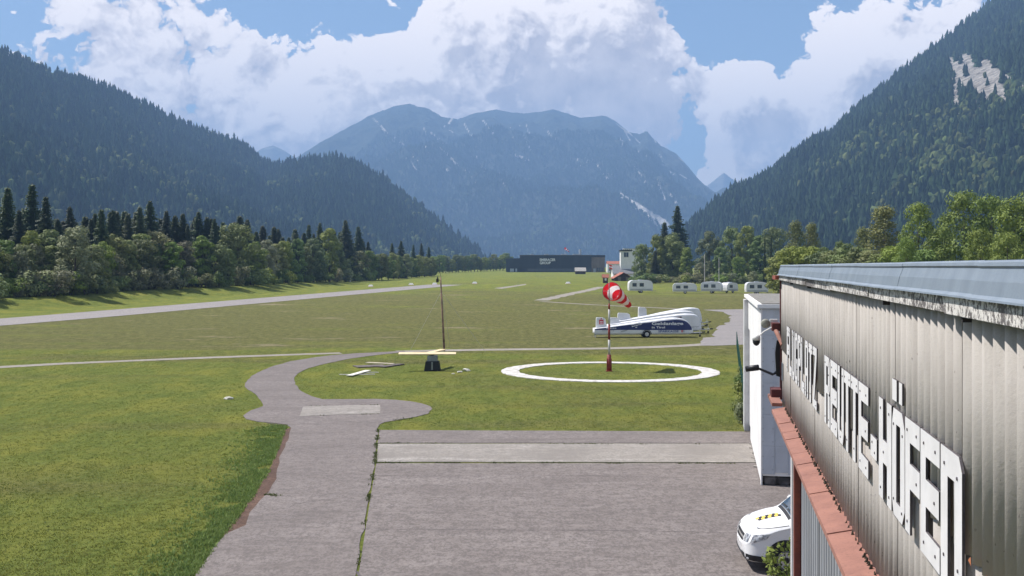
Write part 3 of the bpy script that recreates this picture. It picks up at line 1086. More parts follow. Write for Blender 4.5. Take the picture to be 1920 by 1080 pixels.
# the far end of the line: a low wood edge running up to the dark hall
for k in range(24):
    px = 811 + k * 6.0
    f_ = np.interp(px, [822, 880, 950], [512.5, 510, 507])
    LINE.append(('round' if k % 3 else 'tall', px, G(px, f_).x, G(px, f_).y + rt.uniform(2, 14), None, rt.uniform(1.1, 1.5), None))
LINE = [(k_, p_, X, Y, (h_ if h_ else H - (rt.uniform(474, 487) - HY) / F * Y - zg(Y)), w_, i_) for k_, p_, X, Y, h_, w_, i_ in LINE]
cnt = {}
neg = {}
WORDS = {'spruce': 'dark spruce rising above the tree line left of the runway', 'round': 'broad leafy tree in the tree line left of the runway',
         'tall': 'slim leafy tree in the tree line left of the runway', 'grey': 'pale willow in the tree line left of the runway',
         'shrub': 'low shrub below the tree line left of the runway'}
SHORT = {'spruce': 'spruce', 'round': 'broad crown', 'tall': 'slim tree', 'grey': 'willow', 'shrub': 'shrub'}
for k_, p_, X, Y, h_, w_, i_ in sorted(LINE, key=lambda e: e[1]):
    n_ = cnt.get(k_, 0)
    if p_ < 0:
        neg[k_] = neg.get(k_, 0) + 1
        lab = WORDS[k_].replace('left of the runway', 'beyond the left picture edge') + f', {ordinal(neg[k_] - 1)} of them'
        grp_ = 'trees at the left edge of the tree line'
    else:
        cnt[k_] = n_ + 1
        lab = f'{WORDS[k_]}, {ordinal(n_)} from left'
        grp_ = 'trees along the left of the runway'
    plant(k_, X, Y, h_, lab, grp_, w_, i_, zg(Y) + (bank_h(p_) if p_ < 815 else 0) - .05)

# ---- trees right of the field and behind the hangar: kind, photo x, top y, distance, width factor, label
RT = [('spruce', 1270, 384, 420, 1.35, 'tall dark spruce topping the tree group right of the tower'),
      ('spruce', 1246, 414, 425, 1.2, 'smaller spruce just left of the tallest one, beside the tower'),
      ('spruce', 1228, 470, 392, 1.5, 'short blue-green conifer in front of the tree group by the tower'),
      ('round', 1203, 456, 405, .95, 'olive leafy tree at the left end of the group, beside the white tower'),
      ('round', 1232, 440, 400, .85, 'leafy tree below the smaller spruce right of the tower'),
      ('round', 1262, 436, 398, .9, 'olive leafy tree standing against the tallest spruce'),
      ('tall', 1288, 463, 390, 1.0, 'slim bright tree right below the tallest spruce'),
      ('grey', 1330, 432, 400, .85, 'pale tree right of the gap beside the tallest spruce'),
      ('grey', 1313, 492, 380, 1.1, 'low pale willow behind the left flagpole'),
      ('round', 1372, 426, 405, .9, 'rounded green tree behind the right flagpole'),
      ('tall', 1352, 462, 385, 1.1, 'leafy tree between the two flagpoles'),
      ('round', 1402, 424, 400, .8, 'tall leafy tree right of the right flagpole'),
      ('round', 1385, 480, 370, 1.0, 'low tree in front of the rounded green tree'),
      ('grey', 1413, 508, 330, 1.3, 'small pale bush-like tree left of the two dark columns'),
      ('tall', 1424, 440, 390, 1.2, 'leafy tree behind the two dark columnar conifers'),
      ('round', 1452, 424, 380, .9, 'olive tree rising behind the two dark columnar conifers'),
      ('spruce', 1434, 444, 300, .30, 'left of the two thin dark columnar conifers'),
      ('spruce', 1446, 440, 300, .30, 'right of the two thin dark columnar conifers'),
      ('birch', 1492, 408, 260, 1.0, 'olive birch above the far end of the hangar roof'),
      ('birch', 1522, 412, 262, .9, 'birch with a pointed top right of the far roof end'),
      ('tall', 1545, 462, 300, 1.2, 'dark low tree in the dip above the hangar roof'),
      ('round', 1578, 452, 240, .8, 'green tree left of the brown-green birch above the roof'),
      ('grey', 1566, 470, 250, .8, 'small pale tree in the dip above the hangar roof'),
      ('birch', 1618, 420, 200, .85, 'smaller birch at the left of the big brown-green birch'),
      ('birch', 1655, 378, 195, 1.15, 'big brown-green birch above the hangar roof'),
      ('bright', 1722, 374, 165, .72, 'bright green tree right of the big birch'),
      ('bright', 1700, 440, 158, .6, 'low bright green tree at the foot of the big birch'),
      ('round', 1762, 420, 172, .7, 'darker tree in the gap between the bright green trees'),
      ('bright', 1806, 352, 160, .85, 'tallest bright green tree above the middle of the roof'),
      ('bright', 1858, 360, 156, .80, 'bright green tree right of the tallest one above the roof'),
      ('bright', 1838, 425, 146, .8, 'low bright green tree in front of the tallest one'),
      ('bright', 1912, 362, 150, .85, 'bright green tree cut by the right picture edge'),
      ('bright', 1890, 430, 140, .8, 'low bright green tree near the right picture edge'),
      ('bright', 1965, 372, 150, .9, 'bright green tree just outside the right picture edge'),
      ('round', 2040, 380, 150, .9, 'green tree beyond the right picture edge')]
for k in range(26):                                  # undergrowth closing the foot of the wood
    px = 1196 + k * 10.4
    RT.append(('shrub', px, 519 - rt.uniform(0, 9), 365 + rt.uniform(0, 25), 1.5, f'undergrowth shrub at the foot of the trees behind the caravans, {ordinal(k)} from the tower'))
for k in range(12):
    px = 1468 + k * 24
    RT.append(('round', px, 476 - rt.uniform(0, 22), 205 - k * 4, 1.3, f'low tree just above the hangar roof edge, {ordinal(k)} from its far end'))
for kd, px, top, Y, wd, lab in RT:
    plant(kd, (px - HX) / F * Y, Y, H - (top - HY) / F * Y - zg(Y), lab, 'trees right of the airfield', wd)
# ================================================================== HANGAR
TH = math.atan(369 / F)
CT_, ST_ = math.cos(TH), math.sin(TH)
A = 1.12                                            # the wall runs this far to the right of the eye
HR = empty('hangar', (A * CT_, -A * ST_, 0), -TH)   # local x into the building, local y along the wall
tag(HR, 'grey corrugated hangar with white lettering and a rust-red door ledge, along the right edge', 'hangar')
def s_of(px):
    k = (px - HX) / F
    return A * (CT_ + k * ST_) / (k * CT_ - ST_)
S0, S1 = 1.2, 17.6
ZT = H - .155 * A       # wall top
ZJ = H - 1.08 * A       # joint of the sheets
ZL = H - 1.87 * A       # door ledge

def corr_mat():
    m, t, b = bsdf('corrugated_cement')
    P = t.pos()
    n1 = t.noise(t.scaled(P, (1, 1, .18)), 6, 5, .65)
    n2 = t.noise(P, 1.1, 4, .6)
    c = t.mix(t.ramp(n1, .35, .68), (.42, .392, .368), (.345, .32, .298))
    c = t.mix(t.ramp(n2, .5, .75, 0, .3), c, (.27, .25, .23))
    sp = t.ramp(t.noise(t.scaled(P, (1, 1, .6)), 55, 2, .5), .68, .76)
    z = t.node('ShaderNodeSeparateXYZ', None, Vector=P).outputs['Z']
    moss = t.math('MULTIPLY', sp, t.math('MULTIPLY', t.ramp(t.noise(P, 2.2, 3, .5), .42, .62), .85))
    c = t.mix(moss, c, (.045, .042, .038))
    t.l.new(c, b.inputs['Base Color'])
    b.inputs['Roughness'].default_value = .9
    b.inputs['Specular IOR Level'].default_value = .2
    bp = t.node('ShaderNodeBump', None, Strength=.25, Distance=.01, Height=t.noise(P, 60, 3, .7))
    t.l.new(bp.outputs[0], b.inputs['Normal'])
    return m
m_corr = corr_mat()
PITCH, AMP = .1776, .028
def corr_sheet(z0, z1, waves=5, x=0.0, seg=9, th=.007):
    n = waves * seg
    P = []
    for i in range(n + 1):
        y = i / seg * PITCH
        xo = -AMP * math.cos(2 * math.pi * i / seg)
        P.append([(x + xo + th, y, z0), (x + xo, y, z0), (x + xo, y, z1), (x + xo + th, y, z1)])
    return MB().grid(P).mesh('corrugated_sheet', m_corr, True)
me_up, me_lo = corr_sheet(ZJ - .05, ZT + .10), corr_sheet(ZL - .03, ZJ + .06, x=.014)
SW = 5 * PITCH
ncol = int((S1 - S0) / SW)
rh = random.Random(3)
for k in range(ncol):
    y0 = S1 - (k + 1) * SW
    link('corrugated_sheet', me_up, HR, (rh.uniform(-.002, .002) - .002 * (k % 2), y0, rh.uniform(-.006, .006)))
    link('corrugated_sheet', me_lo, HR, (rh.uniform(-.002, .002) - .002 * (k % 2), y0, rh.uniform(-.006, .006)))
S0 = S1 - ncol * SW
# body of the hall behind the sheets
m_body = mat('hangar_render', (.42, .40, .37), .9, .25, 1.5)
m_rooff = mat('roof_gravel', (.25, .24, .22), .95, .4, 8, .5, 30)
MB().box(.34, 22, S0, S1 - .08, .02, ZT + .06).build('hall', m_body, HR)
MB().box(.03, .34, S0, S1 - .08, ZL, ZT + .055).build('lintel', m_body, HR)
MB().box(.06, 22.2, S0 - .1, S1 - .02, ZT + .065, H - .015).build('roof', m_rooff, HR)
# zinc eaves flashing in lengths
def zincmat(name, c1, c2):
    m, t, b = bsdf(name)
    P = t.pos()
    c = t.mix(t.ramp(t.noise(t.scaled(P, (1, 1, .3)), 5, 5, .6), .3, .7), c1, c2)
    c = t.mix(t.ramp(t.noise(P, 90, 2, .7), .5, .75, 0, .35), c, tuple(x * .6 for x in c1))
    t.l.new(c, b.inputs['Base Color'])
    b.inputs['Roughness'].default_value = .55
    b.inputs['Metallic'].default_value = .35
    return m
m_zinc = zincmat('zinc', (.25, .295, .345), (.20, .24, .285))
zc = [(.14, H + .030), (-.030, H + .026), (-.046, H + .018), (-.050, H + .004), (-.042, H - .004), (-.062, H - .055), (-.074, H - .110), (-.092, H - .122), (-.094, H - .130),
      (-.070, H - .124), (-.036, H - .110), (-.02, H - .004), (.14, H + .012)]
LZ = 1.83
y = S1 - .02
k = 0
while y > S0:
    y1 = max(S0, y - LZ)
    dx = (k % 2) * .0025
    MB().prism([(a - dx, c - dx * .6) for a, c in zc], lambda a, c, d: (a, d, c), y1 - .02, y - .001).build('flashing', m_zinc, HR)
    MB().box(-.090, -.0785, y1 - .008, y1 + .004, H - .112, H - .012).build('flashing_seam', m_zinc, HR) if False else None
    y, k = y1, k + 1
# lichened fascia boards
def lichmat():
    m, t, b = bsdf('lichened_board')
    P = t.pos()
    f = t.noise(P, 26, 6, .72)
    big = t.noise(t.scaled(P, (.6, .6, 1)), 1.6, 3, .6)
    k = t.math('ADD', f, t.math('MULTIPLY', t.math('SUBTRACT', big, .5), .5))
    c = t.mix(t.ramp(k, .48, .56), (.115, .105, .105), (.62, .60, .575))
    c = t.mix(t.ramp(t.noise(P, 70, 3, .7), .56, .66, 0, .7), c, (.30, .28, .265))
    t.l.new(c, b.inputs['Base Color'])
    b.inputs['Roughness'].default_value = .95
    bp = t.node('ShaderNodeBump', None, Strength=.6, Distance=.01, Height=f)
    t.l.new(bp.outputs[0], b.inputs['Normal'])
    return m
m_lich = lichmat()
m_dark = mat('dark_gap', (.03, .027, .03), .9)
y, k = S1 - .01, 0
while y > S0:
    y1 = max(S0, y - 2.45)
    dx = (k % 2) * .006
    MB().box(-.066 - dx, -.030, y1 + .004, y - .004, H - .205 - (k % 3) * .004, H - .126).build('fascia_board', m_lich, HR, bevel=.003)
    y, k = y1, k + 1
for sx in (7.2, 5.0, 12.6, 15.2):
    MB().box(-.062, -.02, sx, sx + .025, H - .236, H - .207).build('board_bracket', m_dark, HR)

# white letters screwed to the sheets
m_letter = mat('white_letter', (.70, .69, .70), .55, .10, 5)
m_edge_shade = mat('letter_edge_shade', (.10, .09, .10), .9, .3, 20)  # shade of the letter sides put into their colour
m_screw = mat('dark_screw', (.09, .08, .09), .5)
q = .20
def rc(u0, v0, u1, v1):
    return [(u0, v0), (u1, v0), (u1, v1), (u0, v1)]
sw_ = .34
LET = {'F': [rc(0, 0, sw_, 1), rc(sw_, 1 - q, 1, 1), rc(sw_, .40, 1, .62)],
       'L': [rc(0, 0, sw_, 1), rc(sw_, 0, 1, q)],
       'U': [rc(0, .16, sw_, 1), rc(1 - sw_, .16, 1, 1), [(.16, 0), (.84, 0), (1, .16), (0, .16)]],
       'G': [rc(0, .14, sw_, .86), [(0, .86), (1, .86), (.84, 1), (.16, 1)], [(.16, 0), (.84, 0), (1, .14), (0, .14)], rc(1 - sw_, .14, 1, .50), rc(.55, .40, 1 - sw_, .50), rc(1 - sw_, .70, 1, .86)],
       'P': [rc(0, 0, sw_, 1), rc(sw_, .86, .86, 1), rc(sw_, .42, .86, .56), [(1 - sw_, .56), (.86, .42), (1, .52), (1, .90), (.86, 1), (1 - sw_, .86)]],
       'A': [rc(0, 0, sw_, .88), rc(1 - sw_, 0, 1, .88), [(0, .88), (1, .88), (.84, 1), (.16, 1)], rc(sw_, .38, 1 - sw_, .52)],
       'T': [rc(0, .84, 1, 1), rc(.33, 0, .67, .84)],
       'Z': [rc(0, .86, 1, 1), rc(0, 0, 1, .14), [(0, .14), (.42, .14), (1, .86), (.58, .86)]],
       'R': [rc(0, 0, sw_, 1), rc(sw_, .86, .86, 1), rc(sw_, .46, .86, .58), [(1 - sw_, .58), (.86, .46), (1, .54), (1, .92), (.86, 1), (1 - sw_, .86)], [(1 - sw_, 0), (1, 0), (.98, .44), (.60, .46)]],
       'E': [rc(0, 0, sw_ * .85, 1), rc(sw_ * .85, 1 - q, 1, 1), rc(sw_ * .85, .40, .96, .62), rc(sw_ * .85, 0, 1, q)],
       'H': [rc(0, 0, sw_, 1), rc(1 - sw_, 0, 1, 1), rc(sw_, .37, 1 - sw_, .60)],
       'O': [rc(0, .14, sw_, .86), rc(1 - sw_, .14, 1, .86), [(0, .86), (1, .86), (.80, 1), (.12, 1)], [(.12, 0), (.80, 0), (1, .14), (0, .14)]],
       'N': [rc(0, 0, sw_, .8), rc(1 - sw_, 0, 1, .8), [(0, .8), (1, .8), (1, .90), (.86, 1), (0, 1)]],
       '-': [rc(0, .0, 1, 1)]}
SCREW = {'F': [(.17, .1), (.17, .9), (.8, .9), (.8, .5)], 'L': [(.17, .9), (.8, .1)], 'U': [(.17, .9), (.83, .9), (.5, .08)], 'G': [(.5, .93), (.5, .07), (.85, .3)], 'P': [(.17, .1), (.17, .9), (.8, .8)],
         'A': [(.17, .1), (.83, .1), (.5, .94)], 'T': [(.15, .92), (.85, .92), (.5, .15)], 'Z': [(.15, .93), (.85, .07)], 'R': [(.17, .1), (.17, .9), (.8, .75), (.8, .1)],
         'E': [(.2, .9), (.8, .9), (.75, .5), (.2, .1), (.8, .1)], 'H': [(.17, .1), (.17, .9), (.83, .1), (.83, .9), (.4, .48)], 'O': [(.15, .85), (.85, .80), (.15, .15), (.8, .1)],
         'N': [(.2, .88), (.8, .84), (.17, .2), (.83, .2)], '-': [(.3, .7), (.7, .3)]}
m_sc = MB().tube([(0, 0, 0), (-.006, 0, 0)], .0085, 6).mesh('screw', m_screw)
ZLT, ZLB = H - .771 * (A - .038), H - 1.354 * (A - .038)
XL0, XL1 = -.041, -.0285
AL_ = A - .038                                      # the letters stand a little proud of the wall
def s_let(px):
    k = (px - HX) / F
    return (AL_ * (CT_ + k * ST_)) / (k * CT_ - ST_)
def letter(ch, pxa, pxb, zt=ZLT, zb=ZLB, label=None, sc=True):
    sa, sb = s_let(pxa), s_let(pxb)
    mb = MB()
    for poly in LET[ch]:
        mb.prism([(sa + (sb - sa) * u, zb + (zt - zb) * v) for u, v in poly], lambda a, c, d: (d, a, c), XL0, XL1)
    o = mb.build('letter', m_letter, HR)
    o.data.materials.append(m_edge_shade)
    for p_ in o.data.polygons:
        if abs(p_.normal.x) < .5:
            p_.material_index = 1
    if sc:
        for u, v in SCREW[ch]:
            link('screw', m_sc, o, (XL0 + .001, sa + (sb - sa) * u, zb + (zt - zb) * v))
    return o
wa, wb = s_let(1475.5), s_let(1532.5)
n9 = 9
def px_of(s):
    return HX + F * (AL_ * CT_ + s * ST_) / (-AL_ * ST_ + s * CT_)
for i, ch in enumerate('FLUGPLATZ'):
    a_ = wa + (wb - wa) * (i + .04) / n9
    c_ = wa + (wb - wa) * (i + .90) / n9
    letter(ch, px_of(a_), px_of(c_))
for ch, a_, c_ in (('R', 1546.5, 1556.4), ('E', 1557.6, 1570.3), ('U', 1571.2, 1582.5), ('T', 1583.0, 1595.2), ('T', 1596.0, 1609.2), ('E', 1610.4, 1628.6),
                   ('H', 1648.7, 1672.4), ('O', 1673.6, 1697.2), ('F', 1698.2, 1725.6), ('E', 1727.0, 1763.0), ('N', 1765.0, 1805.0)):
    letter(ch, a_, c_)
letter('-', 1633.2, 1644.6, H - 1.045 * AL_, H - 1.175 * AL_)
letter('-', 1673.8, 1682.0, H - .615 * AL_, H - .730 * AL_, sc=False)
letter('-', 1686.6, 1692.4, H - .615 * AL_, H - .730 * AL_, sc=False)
# rust-red door ledge in short lengths, lapped
def rustmat(name, c1, c2, sc_=4):
    m, t, b = bsdf(name)
    P = t.pos()
    c = t.mix(t.ramp(t.noise(P, sc_, 6, .65), .35, .65), c1, c2)
    c = t.mix(t.ramp(t.noise(P, 40, 3, .7), .52, .7, 0, .5), c, tuple(x * .5 for x in c1))
    t.l.new(c, b.inputs['Base Color'])
    b.inputs['Roughness'].default_value = .75
    return m
m_rust = rustmat('red_oxide_sheet', (.31, .145, .108), (.25, .115, .088))
m_red = rustmat('red_steel', (.30, .075, .045), (.21, .055, .04))
m_dred = rustmat('dark_red_steel', (.13, .03, .028), (.09, .025, .025))
SE = 16.95
y, k = SE, 0
lens = [.95, .62, .80, .58, 1.05, .70, .62, .92]
while y > S0:
    y1 = max(S0, y - lens[k % 8])
    up = .004 * (k % 2) + rh.uniform(0, .002)
    pr = [(.0, ZL + .03 + up), (-.205, ZL - .012 + up), (-.208, ZL - .05), (-.2, ZL - .05), (-.196, ZL - .02 + up), (.0, ZL + .022 + up)]
    MB().prism(pr, lambda a, c, d: (a, d, c), y1 - .03, y - .002).build('ledge_sheet', m_rust, HR)
    MB().prism([(-.004, ZL + .034 + up), (-.206, ZL - .008 + up), (-.206, ZL - .014 + up), (-.004, ZL + .028 + up)], lambda a, c, d: (a, d, c), y1 - .045, y1 - .031).build('ledge_rib', m_rust, HR)
    y, k = y1, k + 1
# moss and dirt on the ledge along the sheet feet
mb = MB()
for k in range(190):
    yy = rh.uniform(S0, SE)
    r_ = rh.uniform(.006, .016)
    mb.tube([(-.022 - rh.uniform(0, .014), yy, ZL + .024), (-.026, yy + rh.uniform(-.02, .02), ZL + .03 + r_ * 2)], [r_, r_ * .4], 5)
tag(mb.build('moss', mat('moss', (.05, .042, .03), 1, .4, 30), HR), kind='stuff')
# a dead leaf or two caught at the sheet joint
m_leafdead = mat('dead_leaf', (.35, .12, .05), .8)
for sx in (4.9, 4.62):
    MB().add([(-.05, sx, ZJ - .03), (-.045, sx + .03, ZJ + .0), (-.05, sx + .055, ZJ - .02), (-.04, sx + .025, ZJ - .05)], [(0, 1, 2), (0, 2, 3)]).build('dead_leaf', m_leafdead, HR)

# sliding doors under the ledge
m_door = mat('door_sheet', (.30, .315, .34), .55, .22, 1.2, .1, 9, metal=.2, stretch=(1, 1, .25))
rib = []
def door_leaf(w_):
    P, yv = [], 0.0
    while yv < w_ - .01:
        for dy, xx in ((0, 0), (.075, 0), (.09, .03), (.155, .03), (.17, 0)):
            P.append([(xx, yv + dy, .06), (xx, yv + dy, ZL - .02)])
        yv += .25
    P.append([(0, w_, .06), (0, w_, ZL - .02)])
    return MB().grid([r_ for r_ in P if r_[0][1] <= w_]).mesh('door_leaf', m_door)
dm = door_leaf(2.4)
for k in range(6):
    d_ = link('door_leaf', dm, HR, (.11 + .008 * (k % 2), 15.55 - 2.405 * (k + 1), 0))
    for zz in (1.2, 2.75, 4.1):
        MB().box(-.03, -.004, .72, .76, zz, zz + .22).build('door_bolt', m_dred, d_)
MB().box(.02, .10, 15.62, 15.75, .02, ZL - .02).build('door_post', m_red, HR)
MB().box(.10, .28, 15.62, 16.1, .02, ZL - .02).build('door_post', m_dred, HR)
MB().box(.16, .3, 16.12, 16.9, .02, ZL - .02).build('door_jamb', m_dred, HR)
MB().box(.105, .16, 17.30, 17.5, .02, ZL - .02).build('corner_strip', m_letter, HR)
MB().box(.16, .33, 16.92, 17.5, .02, ZL - .02).build('corner_pier', m_body, HR)
# steel that carries the door rails past the corner
MB().box(-.02, .10, S1 + .35, S1 + .50, ZL + .02, H - .18).build('rail_post', m_dred, HR)
MB().box(-.12, .2, S1 - .05, S1 + .75, H - .20, H - .14).build('top_rail', m_red, HR)
MB().box(-.20, -.05, SE + .02, S1 + .6, ZL + .03, ZL + .08).build('bottom_rail', m_rust, HR)
MB().box(-.17, -.02, S1 + .1, S1 + .5, ZL + .085, ZL + .2).build('rail_bracket', m_dred, HR)
MB().box(-.15, -.03, S1 + .25, S1 + .55, H - 1.00, H - .88).build('rail_bracket', m_dred, HR)
MB().tube([(-.10, S1 + .3, H - .98), (-.07, S1 + .15, H - 1.05), (-.01, S1 - .02, H - 1.2)], [.035, .035, .03], 8).build('cable_conduit', m_rust, HR)
MB().box(-.032, -.022, S1 - .30, S1 - .18, H - 1.72, H - 1.45).build('vent_grille', m_zinc, HR)

def hang(name, loc, label, cat):
    """a thing fixed to the hangar corner, given in hangar coordinates"""
    o = empty(name, HR.matrix_basis @ Vector(loc) if False else Matrix.Translation(HR.location) @ Matrix.Rotation(-TH, 4, 'Z') @ Vector(loc), -TH)
    return tag(o, label, cat)
m_black = mat('black_plastic', (.014, .014, .018), .45)
m_wplast = mat('white_plastic', (.78, .78, .76), .4)
m_glass = mat('dark_glass', (.02, .026, .035), .08, spec=.8)
wc = hang('security_camera', (-.02, S1 + .42, H - 1.45), 'black bullet camera on a bent arm at the far hangar corner', 'camera')
MB().prism([(0, -.28), (0, .28), (-.05, .30), (-.075, .1), (-.06, -.26)], lambda a, c, d: (a, d, c), -.03, .03).build('mount_plate', m_black, wc)
MB().tube([(-.05, 0, -.20), (-.11, 0, -.24), (-.36, .02, -.14)], [.022, .022, .018], 8).build('arm', m_black, wc)
MB().tube([(-.32, .0, -.135), (-.33, .0, -.135), (-.52, .04, -.165)], [.03, .048, .048], 10).build('camera_body', m_black, wc, True)
MB().tube([(-.515, .039, -.164), (-.525, .041, -.166)], .04, 10).build('lens', m_glass, wc)
dc = hang('dome_camera', (-.14, S1 + .45, H - .95), 'white dome camera with black dome hanging on a cable arm', 'camera')
MB().tube([(0, 0, 0), (-.12, .02, -.07), (-.22, .03, -.16)], .012, 6).build('arm', m_wplast, dc)
MB().tube([(-.24, .03, -.12), (-.24, .03, -.15), (-.24, .03, -.21)], [.03, .06, .065], 12).build('housing', m_wplast, dc, True)
MB().tube([(-.24, .03, -.211), (-.24, .03, -.25), (-.24, .03, -.285), (-.24, .03, -.30)], [.06, .056, .035, .008], 12).build('dome', m_black, dc, True)
lp = hang('round_lamp', (-.15, S1 + .60, H - .93), 'small round grey lamp beside the red rail bracket', 'lamp')
MB().box(-.02, .10, -.05, .03, -.02, .10).build('junction_box', m_wplast, lp, bevel=.006)
MB().tube([(-.085, -.07, .03), (-.085, -.05, .03), (-.085, .02, .03)], [.055, .075, .045], 14).build('lamp_head', mat('lamp_grey', (.30, .31, .27), .5, .3, 12), lp, True)

# ================================================================== WHITE ANNEX
AP = G(1427.5, 911)
AN = empty('annex_building', (AP.x, AP.y, 0), -TH)
tag(AN, 'white flat-roofed annex building beyond the van, with panelled end wall', 'building')
AL, AWd, AH = 12.9, 9.0, 5.45
m_white = mat('white_wall', (.80, .79, .78), .7, .10, .7)
m_panel = mat('pale_panel', (.50, .53, .585), .55, .12, 1.2, 0, 9)
m_stone = mat('rough_stone', (.16, .145, .14), .95, .6, 3, .8, 7)
MB().box(.05, AWd, .06, AL, .30, AH).build('wall', m_white, AN)
MB().box(0, .05, .35, 9.2, .05, AH - .10).build('front_wall', m_white, AN)
MB().box(-.0, .05, 9.2, 11.4, 4.2, AH - .10).build('door_head', m_white, AN)
MB().box(.052, .08, 9.25, 11.35, .05, 4.18).build('doorway', m_dark, AN)
MB().box(-.16, .05, 11.4, AL, .03, AH - .10).build('end_pillar', mat('pillar_grey', (.52, .52, .53), .8, .15, 2), AN)
MB().box(-.12, AWd + .1, -.10, AL + .12, AH - .02, AH + .10).build('roof', m_white, AN)
MB().box(.02, AWd - .05, .05, AL - .05, AH + .101, AH + .13).build('roof_gravel', m_rooff, AN)
for zc0, zc1 in ((.36, 1.22), (1.224, 2.18), (2.184, 3.14), (3.144, 4.6), (4.604, AH - .04)):
    MB().box(.0, .40, .02, .058, zc0, zc1).build('panel', m_panel, AN, bevel=.004)
    MB().box(.404, .80, .035, .058, zc0 + .05, zc1).build('panel', m_panel, AN, bevel=.004) if zc0 < 1 else MB().box(.404, .80, .035, .058, zc0, zc1).build('panel', m_panel, AN, bevel=.004)
    MB().box(.804, 4.5, .035, .058, zc0, zc1).build('panel', m_panel, AN, bevel=.004)
me_rv = MB().tube([(0, 0, 0), (0, -.006, 0)], .014, 6).mesh('rivet', mat('rivet_grey', (.2, .2, .22), .5))
for zc in (.5, .9, 1.35, 1.75, 2.1, 2.35, 2.75, 3.05, 3.4, 3.8, 4.2, 4.5, 4.8):
    for xx in (.05, .35):
        link('rivet', me_rv, AN, (xx, .021, zc))
MB().box(-.012, .03, .0, .34, .02, AH - .06).build('corner_trim', m_white, AN)
for k in range(7):
    w0 = .06 + k * .42
    MB().box(w0, w0 + .40, .08 + .03 * (k % 2), .4, .0, .30).build('foundation_stone', m_stone, AN, bevel=.05)
# broken paving along its foot
me_b = MB().box(-.14, .14, -.10, .10, 0, .05).mesh('paving_block', m_conc, bevel=.01)
for k, (px, py) in enumerate([(1412, 834), (1417, 838), (1413, 842), (1421, 846), (1416, 851), (1422, 856), (1417, 861), (1424, 866), (1421, 877)]):
    p = G(px, py)
    o = link('paving_block', me_b, AN, None)
    loc = Matrix.Rotation(TH, 3, 'Z') @ (p - Vector((AP.x, AP.y, 0)))
    o.location = (loc.x, loc.y, .015)
    o.rotation_euler = (0, 0, k * .37)
# ================================================================== WHITE RING AND WINDSOCK
RC = Vector((6.25, 71.7, 0))
RRAD, RWID = 6.95, 1.12
m_ring, t, b = bsdf('white_chalk_ring')
P = t.pos()
f_ = t.noise(P, 2.2, 6, .7)
c = t.mix(t.ramp(f_, .46, .64), (.56, .54, .52), (.34, .315, .28))
t.l.new(c, b.inputs['Base Color'])
b.inputs['Roughness'].default_value = .9
rows = []
for k in range(200):
    a = 2 * math.pi * k / 200
    e = .11 * noise.noise(Vector((math.cos(a) * 14, math.sin(a) * 14, 1)))
    e2 = .11 * noise.noise(Vector((math.cos(a) * 14, math.sin(a) * 14, 5)))
    d = Vector((math.cos(a), math.sin(a), 0))
    r0, r1 = RRAD - RWID + e, RRAD + e2
    rows.append([tuple(d * r0 + Vector((0, 0, -.03))), tuple(d * r0 + Vector((0, 0, .035))), tuple(d * (r0 + r1) / 2 + Vector((0, 0, .042))), tuple(d * r1 + Vector((0, 0, .035))), tuple(d * r1 + Vector((0, 0, -.03)))])
ring = MB().grid(rows, closed_u=True).build('ground_ring', m_ring, None, loc=RC)
tag(ring, 'large flat white ring laid in the grass round the windsock pole', 'ring marking')

m_sred = mat('sock_red', (.62, .018, .03), .8, .15, 3)
m_swht = mat('sock_white', (.80, .76, .78), .8, .08, 3)
for _m in (m_sred, m_swht):
    _t = NT(_m.node_tree)
    _b = _t.n['Principled BSDF']
    _src = _b.inputs['Base Color'].links[0].from_socket
    _tr = _t.node('ShaderNodeBsdfTranslucent', None, Color=_src)
    _mx = _t.node('ShaderNodeMixShader', None, Fac=.45)
    _t.l.new(_b.outputs[0], _mx.inputs[1])
    _t.l.new(_tr.outputs[0], _mx.inputs[2])
    _t.l.new(_mx.outputs[0], _t.n['Material Output'].inputs['Surface'])
m_pred = mat('pole_red', (.26, .035, .032), .6, .3, 5)
m_pwht = mat('pole_white', (.52, .50, .48), .6, .15, 5)
def sockmesh(axis, L, r0, r1, n=18, sag=.25):
    """five bands of a fabric cone: list of meshes"""
    ax = Vector(axis).normalized()
    u = ax.cross(Vector((0, 0, 1))).normalized()
    v = u.cross(ax)
    def ringp(f):
        c = ax * L * f + Vector((0, 0, -sag * L * f * f))
        r = r0 + (r1 - r0) * f
        wr = [1 + .05 * noise.noise(Vector((f * 7, k * .8, 3))) * (1 + 3 * f) for k in range(n)]
        sq = 1 - .12 * f
        return [tuple(c + (u * math.cos(2 * math.pi * k / n) * r + v * math.sin(2 * math.pi * k / n) * r * sq) * wr[k]) for k in range(n)]
    out = []
    for bnd in range(5):
        fs = [(bnd + j / 4) / 5 for j in range(5)]
        P = [ringp(f) for f in fs]
        PP = [list(p) + [p[0]] for p in P]
        out.append(MB().grid(PP))
    return out, ringp

